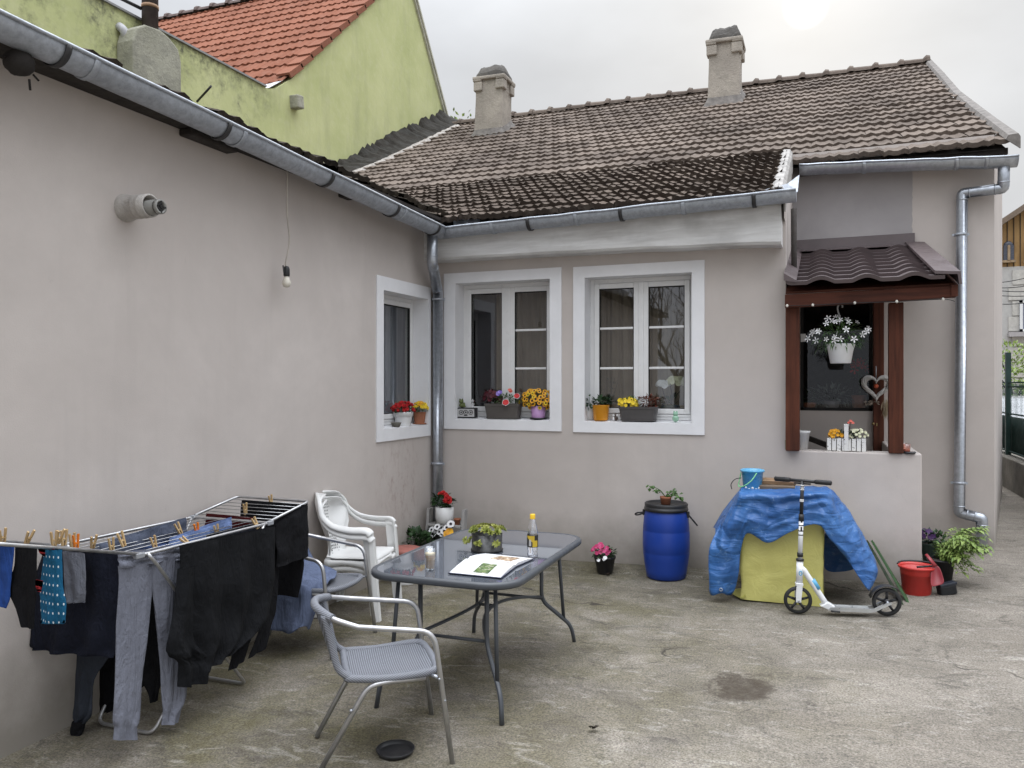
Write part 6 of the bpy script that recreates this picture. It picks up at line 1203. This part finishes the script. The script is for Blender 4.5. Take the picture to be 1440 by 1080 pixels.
# ------------------------------------------------ porch
zp = 1.13
p = atY(1109, 628, 7.3); p.z = zp; t = thing('candle_jar', 'green glass candle jar at the foot of the porch post', 'candle jar', p); b = MB(); b.lathe([(0, .003), (.036, 0), (.04, .004), (.042, .085), (.039, .085), (.037, .01)], p, 22); b.build('jar', clear('green_jar_glass', (.6, .68, .5), .7), t); b = MB(); b.lathe([(0, .006), (.036, .006), (.037, .05), (0, .052)], p, 20); b.build('wax', plain('olive_wax', (.3, .3, .1), .5), t)
p = atY(1127, 628, 7.42); p.z = zp-.004; t = plant_at('empty white plastic pot just behind the porch post', p, 'pot', 'flower_pot'); b = MB(); b.lathe([(0, 0), (.05, 0), (.068, .145), (.074, .147), (.074, .165), (.068, .165), (.064, .14)], p, 24); b.build('pot', WHITEP, t)
p = atY(1190, 632, 7.37); p.z = zp; t = thing('flower_basket', 'white birch slat basket of orange and white flowers on the porch wall', 'basket', p); BI = NT('birch_bark'); BI.set(color=BI.mix(BI.ramp(BI.noise(30, 4, .7, vec=BI.scalevec((1, 1, 2.2))), .60, .66), (.7, .69, .67), (.05, .045, .04)), rough=.7); W_ = .31; random.seed(71)
for s in (-1, 1):
    for k in range(8):
        b = MB(); x = -W_/2+W_*(k+.5)/8; b.box((p.x+x, p.y+s*.055, zp+.055), (W_/8-.006, .012, .108+rnd(-.006, .006)), Matrix.Rotation(rnd(-.02, .02), 3, 'Y')); b.build('slat', BI.m, t, bevel=.002)
b = MB(); b.bb((p.x-W_/2+.002, p.y-.05, zp+.004), (p.x+W_/2-.002, p.y+.05, zp+.085)); b.build('liner', SOIL, t)
b = MB(); b.bb((p.x-.018, p.y-.076, zp+.004), (p.x+.016, p.y-.063, zp+.215)); b.bb((p.x-.018, p.y+.063, zp+.02), (p.x+.016, p.y+.076, zp+.215)); b.bb((p.x-.02, p.y-.078, zp+.216), (p.x+.018, p.y+.078, zp+.226)); b.build('handle', BI.m, t, bevel=.002)
bush(t, p+V((0, 0, .115)), (.15, .06, .055), 190, M['leaf_dark'], .03, .018, 72, low=-.3); flowers(t, p+V((-.075, -.01, .13)), (.065, .06, .045), 12, 'orange', .018, 73, kind='mum'); flowers(t, p+V((.09, -.01, .125)), (.075, .06, .06), 20, 'cream', .014, 74, kind='mum', name='white_blossoms'); b = MB(); b.tube([p+V((.02, 0, .15)), p+V((.035, 0, .25))], .003, 5); b.build('stem', M['leaf_maroon'], t); flowers(t, p, (1, 1, 1), 3, 'salmon', .014, 75, spots=[p+V((.035, -.01, .255)), p+V((.05, -.01, .24)), p+V((.02, -.01, .24))], name='pink_blossoms')
p = atY(1274, 634, 7.33); p.z = zp; t = thing('tea_light_holder', 'small pinkish glass tea light holder beside the right hand porch post', 'candle holder', p); b = MB(); b.lathe([(0, .003), (.032, 0), (.036, .075), (.034, .075), (.03, .008)], p, 20); b.build('holder', clear('rose_glass', (.9, .72, .66), .7), t); b = MB(); b.lathe([(0, .006), (.026, .006), (.026, .03), (0, .03)], p, 16); b.build('candle', plain('pink_wax', (.6, .4, .34), .5), t)
p = atY(1279, 637, 7.29); p.z = zp; b = MB(); b.lathe([(0, 0), (.046, 0), (.05, .01), (.046, .014), (0, .012)], p, 24); tag(b.build('lid', plain('dark_lid', (.04, .04, .045), .3)), 'dark round lid lying at the end of the porch wall', 'lid')
# hanging basket
p = atY(1182, 511, 7.27); t = thing('hanging_basket', 'white hanging pot of star shaped white flowers under the porch beam', 'hanging basket', p); b = MB(); b.lathe([(0, 0), (.078, 0), (.082, .004), (.098, .1), (.114, .155), (.112, .165), (.104, .15)], p, 30); b.build('pot', WHITEP, t); hk = atY(1181, 431, 7.27); b = MB(); b.tube(catmull([hk+V((.02, 0, -.01)), hk+V((.018, 0, .012)), hk+V((-.006, 0, .016)), hk+V((-.018, 0, -.02)), hk+V((0, 0, -.09)), hk+V((.004, 0, -.13))], 6), .006, 8)
for a in (0, 2.1, 4.2): b.tube([hk+V((.004, 0, -.12)), p+V((.108*math.cos(a), .108*math.sin(a), .16))], .004, 6)
b.build('hanger', plain('pale_hanger', (.4, .4, .4), .5), t); c = p+V((-.012, 0, .22)); random.seed(80); b = MB()
for i in range(420):
    a = rnd(0, 6.28); e = rnd(-.5, 1.2); q = math.sqrt(rnd(.05, 1)); dd = V((math.cos(a)*math.cos(e), math.sin(a)*math.cos(e), math.sin(e))); b.tint = rnd(0, 1)*max(.2, dd.z); b.leaf(c+V((dd.x*.19*q, dd.y*.15*q, dd.z*.15*q-.02)), dd+V((0, 0, -.3)), V((0, 0, 1)), rnd(.05, .085), .012, .3)
b.build('foliage', M['leaf'], t); flowers(t, c+V((0, 0, .03)), (.255, .17, .15), 26, 'white', .028, 81, (0, -1, .2), kind='star', low=-.45)
# wicker heart on the door post
p = atY(1232, 543, 8.70); t = thing('wicker_heart', 'white wicker heart with a red ornament hanging on the door post', 'wreath', p); b = MB(); random.seed(83)
hp = lambda a, s: V((s*.0088*16*math.sin(a)**3, 0, s*.0088*(13*math.cos(a)-5*math.cos(2*a)-2*math.cos(3*a)-math.cos(4*a))))
for i in range(46):
    ph = rnd(0, 6.28); s0 = rnd(.5, 1.15); pts = []
    for k in range(60): a = 2*math.pi*k/60; tw = ph+a*3; pts.append(p+hp(a, .82+.16*math.cos(tw)*s0)+V((0, -.03+.032*math.sin(tw)*s0, 0)))
    b.tube(pts, .005, 5, closed=True)
b.build('wicker', plain('white_wicker', (.56, .54, .52), .8, var=.3, vs=30), t); b = MB(); b.ball(p+V((0, -.02, .0)), .022, 14, 10); b.build('bauble', plain('red_orange_bauble', (.55, .1, .04), .3), t); b = MB(); b.tube([p+V((0, 0, .06)), p+V((0, -.005, .2))], .004, 6); b.tube([p+V((-.003, -.02, .09)), p+V((0, -.02, .02))], .0015, 4); b.build('cord', M['zinc2'], t)
b = MB(); c = p+V((.075, 0, -.13))
for i in range(60): b.leaf(c+V((rnd(-.02, .03), rnd(-.03, 0), rnd(-.12, .02))), V((rnd(-.25, .25), rnd(-.2, .1), -1)), V((0, -1, 0)), rnd(.06, .12), .008)
b.build('straw_tassel', plain('dry_straw', (.36, .29, .19), .9, var=.3), t); b = MB(); c = p+V((-.02, 0, -.165)); [b.leaf(c+V((rnd(-.08, .06), -.01, rnd(-.012, .012))), V((rnd(-1, 1), -.3, rnd(-.3, .3))), V((0, -1, .2)), .035, .012) for _ in range(26)]; b.build('dried_sprig', plain('dry_sprig', (.33, .27, .22), .9), t)
b = MB(); q = atY(1228, 596, 8.755); b.ball(q, (.014, .012, .016), 10, 8); q2 = atY(1233, 597, 8.755); b.box(q2, (.012, .01, .03)); tag(b.build('door_knob', plain('brass', (.3, .22, .1), .35, metal=.8)), 'small brass fitting on the door post below the wicker heart', 'door knob')
t = thing('fairy_lights', 'string of small white bulbs along the porch beam', 'string lights', (.3, 7.09, 2.34)); b = MB(); q = [atY(x, y, 7.092) for x, y in ((1107, 430), (1143, 429), (1202, 426), (1261, 424), (1326, 421), (1343, 424))]; b.tube(catmull(q, 5), .003, 5); b.build('wire', BLACKP, t)
for k in q[:5]: b = MB(); b.ball(k+V((0, -.008, 0)), (.011, .01, .013), 10, 8); b.build('bulb', plain('white_bulb', (.8, .78, .72), .3), t)
b = MB(); q = atY(1125, 475, 8.80); b.box((q.x+.03, 8.822, q.z), (.05, .014, .085)); o = b.build('switch', WHITEP, house, bevel=.004)
a, c = atY(1128, 617, 8.3), atY(1162, 630, 8.0); b = MB(); b.prism([a, c, c+V((0, 0, .05)), a+V((0, 0, .05))], (0, .12, 0)); tag(b.build('bench_board', M['dark_wood']), 'dark sloping board behind the porch wall', 'board')
# plants behind the porch window
p = atY(1168, 574, 8.98); p.z = 1.435; t = plant_at('silvery leaved plant in a pale pot behind the porch window', p); pot(t, p, [(.06, 0), (.09, .05), (.085, .09)], plain('grey_pot', (.22, .2, .2), .5)); bush(t, p+V((0, 0, .14)), (.24, .1, .085), 120, M['leaf_grey'], .07, .03, 90)
p = atY(1208, 574, 8.98); p.z = 1.435; t = plant_at('tall plant with red flowers behind the porch window', p); pot(t, p, [(.06, 0), (.075, .15)], TERRA); b = MB(); b.tube([p+V((0, 0, .1)), p+V((.01, 0, .45))], .006, 6); b.build('stem', M['leaf_dark'], t); bush(t, p+V((0, 0, .3)), (.08, .06, .2), 40, M['leaf_dark'], .09, .03, 91); flowers(t, p+V((.01, 0, .42)), (.07, .04, .09), 8, 'red', .045, 92, kind='star')
p = atY(1137, 574, 8.98); p.z = 1.435; t = plant_at('terracotta pot with dark leaves at the left of the porch window', p); pot(t, p, [(.06, 0), (.08, .07)], TERRA); bush(t, p+V((0, 0, .12)), (.1, .07, .07), 40, M['leaf_dark'], .06, .03, 93)
# ------------------------------------------------ on the long wall and on the ground
p = atX(404, 250, -3.56); t = thing('hanging_bulb', 'bare white light bulb in a black socket hanging on a cord from the eave', 'light bulb', p); e = atX(403, 374, -3.60); b = MB(); b.tube(catmull([p+V((0, 0, .08)), p, p*.6+e*.4+V((.0, .0, 0)), p*.3+e*.7+V((0, .03, 0)), e+V((0, -.01, .02)), e], 8), .005, 6); b.build('cord', plain('dirty_white_cord', (.45, .41, .36), .7), t)
b = MB(); b.lathe([(0, 0), (.016, -.004), (.022, -.02), (.023, -.07), (.02, -.075), (0, -.075)], e, 16); b.tube([e+V((-.01, -.028, -.0)), e+V((-.0, -.03, -.05)), e+V((0, -.024, -.06))], .005, 6); b.build('socket', BLACKP, t); b = MB(); b.lathe([(.014, -.075), (.02, -.088), (.031, -.118), (.03, -.135), (.018, -.152), (0, -.156)], e, 20); b.build('bulb', plain('opal_bulb', (.66, .62, .54), .25, var=.06), t)
p = atX(27, 88, -3.50); b = MB(); b.ball(p, (.066, .066, .06), 18, 12, .12, 3, 1); b.tube([p+V((0, 0, .05)), p+V((0, 0, .14))], .012, 6); b.tube([p+V((0, .05, -.06)), p+V((.0, .055, -.11))], .006, 5); b.tube([p+V((0, -.05, .0)), p+V((-.05, -.2, .02))], .005, 5); b.tube([p+V((0, .07, -.03)), p+V((0, .1, -.05))], .005, 5); tag(b.build('lamp_shell', plain('rusty_black', (.02, .016, .014), .8, var=.5)), 'dark rusty round lamp housing hanging under the eave of the long wall', 'lamp')
p = onG(556, 1060); b = MB(); b.lathe([(0, .006), (.072, .006), (.078, .01), (.088, .024), (.092, .024), (.082, .002), (0, .0)], (p.x, p.y, gz(p.x, p.y)+.004), 36); tag(b.build('saucer', BLACKP), 'black plastic plant saucer lying on the concrete near the armchair', 'saucer')
for i, (px, py) in enumerate(((832, 1027), (752, 795), (854, 810))):
    p = onG(px, py); b = MB(); random.seed(i); b.tint = .3; [b.leaf(V((p.x+rnd(-.02, .02), p.y+rnd(-.01, .01), gz(p.x, p.y)+.008)), V((rnd(-1, 1), rnd(-1, 1), .3)), V((0, 0, 1)), .045, .028, -.1, .3) for _ in range(4)]; tag(b.build('dead_leaf', plain('dead_leaf', (.03, .02, .014), .9)), ('dead leaf lying on the open concrete', 'dark clump of leaves under the far end of the table', 'dead leaves in front of the pink petunias')[i], 'leaf', 'dead leaves on the concrete')
# ---------------------------------------------------------------- daylight: pale overcast with the sun glowing through
sc = bpy.context.scene
sd = ray(1133, 8).normalized(); EL = math.asin(sd.z); AZ = math.atan2(sd.x, sd.y)
w = bpy.data.worlds.new('World'); sc.world = w; w.use_nodes = True; t = w.node_tree; N = t.nodes; Lk = t.links.new
bg = N['Background']; bg.inputs[1].default_value = .1
sky = N.new('ShaderNodeTexSky'); sky.sky_type = 'NISHITA'; sky.sun_disc = False; sky.sun_elevation = EL; sky.sun_rotation = AZ; sky.dust_density = 4
hs = N.new('ShaderNodeHueSaturation'); hs.inputs['Saturation'].default_value = .25; Lk(sky.outputs[0], hs.inputs['Color'])
tc = N.new('ShaderNodeTexCoord'); G = tc.outputs['Generated']
def mth(op, a, b=0.0, cl=False):
    x = N.new('ShaderNodeMath'); x.operation = op; x.use_clamp = cl
    for i, v in enumerate((a, b)):
        if hasattr(v, 'is_output'): Lk(v, x.inputs[i])
        else: x.inputs[i].default_value = v
    return x.outputs[0]
def vmul(col, f):
    x = N.new('ShaderNodeVectorMath'); x.operation = 'SCALE'
    if hasattr(col, 'is_output'): Lk(col, x.inputs[0])
    else: x.inputs[0].default_value = col
    if hasattr(f, 'is_output'): Lk(f, x.inputs['Scale'])
    else: x.inputs['Scale'].default_value = f
    return x.outputs[0]
def vadd(a, b):
    x = N.new('ShaderNodeVectorMath'); x.operation = 'ADD'; Lk(a, x.inputs[0]); Lk(b, x.inputs[1]); return x.outputs[0]
def mr(v, a, b, c, d):
    x = N.new('ShaderNodeMapRange'); Lk(v, x.inputs[0])
    for i, q in enumerate((a, b, c, d)): x.inputs[i+1].default_value = q
    return x.outputs[0]
sp = N.new('ShaderNodeSeparateXYZ'); Lk(G, sp.inputs[0]); up = mth('MAXIMUM', sp.outputs[2], 0.0)
dt = N.new('ShaderNodeVectorMath'); dt.operation = 'DOT_PRODUCT'; Lk(G, dt.inputs[0]); dt.inputs[1].default_value = sd
cosv = mth('MAXIMUM', dt.outputs['Value'], 0.0)
def nz(scale, det, sc3=(1, 1, 2.2)):
    mp = N.new('ShaderNodeMapping'); mp.inputs['Scale'].default_value = sc3; Lk(G, mp.inputs[0])
    x = N.new('ShaderNodeTexNoise'); x.inputs['Scale'].default_value = scale; x.inputs['Detail'].default_value = det; x.inputs['Roughness'].default_value = .5; Lk(mp.outputs[0], x.inputs['Vector']); return x.outputs[0]
lum = mth('ADD', SKY_LOW, mth('MULTIPLY', mth('POWER', mth('MAXIMUM', mth('SUBTRACT', up, .36), 0.0), 1.6), SKY_HIGH))
lum = mth('ADD', lum, mth('MULTIPLY', mth('MAXIMUM', mth('MULTIPLY', dt.outputs['Value'], -1.0), 0.0), 2.0))      # overcast dome, brighter towards the zenith; glow opposite the sun added to lift walls
lum = mth('MULTIPLY', lum, mr(nz(2.6, 5), .34, .66, .86, 1.1))
cl = vmul((.925, .96, 1.015), lum)
warm = vmul((1.0, .84, .58), mth('ADD', mth('MULTIPLY', mth('POWER', cosv, 200), .8), mth('MULTIPLY', mth('POWER', cosv, 16), 1.25)))
core = vmul((1.0, .98, .9), mth('MULTIPLY', mth('POWER', mth('MINIMUM', mth('MAXIMUM', mr(cosv, math.cos(R(1.5)), math.cos(R(.5)), 0, 1), 0.0), 1.0), 2.5), 16))
mx = N.new('ShaderNodeMix'); mx.data_type = 'RGBA'; mx.inputs[0].default_value = .006
Lk(vadd(vadd(cl, warm), core), mx.inputs[6]); Lk(hs.outputs[0], mx.inputs[7]); Lk(mx.outputs[2], bg.inputs[0])
for x in list(N):
    if x.bl_idname == 'ShaderNodeMapRange': x.clamp = True
s = bpy.data.lights.new('sun', 'SUN'); s.energy = .8; s.angle = R(12); s.color = (1, .95, .87)
so = bpy.data.objects.new('sun', s); COL.objects.link(so); so.rotation_euler = (-sd).to_track_quat('-Z', 'Y').to_euler()
# ---------------------------------------------------------------- camera
cd = bpy.data.cameras.new('camera'); co = bpy.data.objects.new('camera', cd); COL.objects.link(co)
cd.sensor_width = 36; cd.lens = 36*FPX/1440; cd.clip_start = .05; cd.clip_end = 400
co.location = CAM; co.rotation_euler = (R(90), 0, YAW); sc.camera = co
sc.view_settings.view_transform = 'Standard'; sc.view_settings.look = 'None'; sc.view_settings.exposure = EXPO; sc.view_settings.gamma = 1
sc.cycles.use_denoising = True; sc.cycles.max_bounces = 8; sc.cycles.transparent_max_bounces = 12
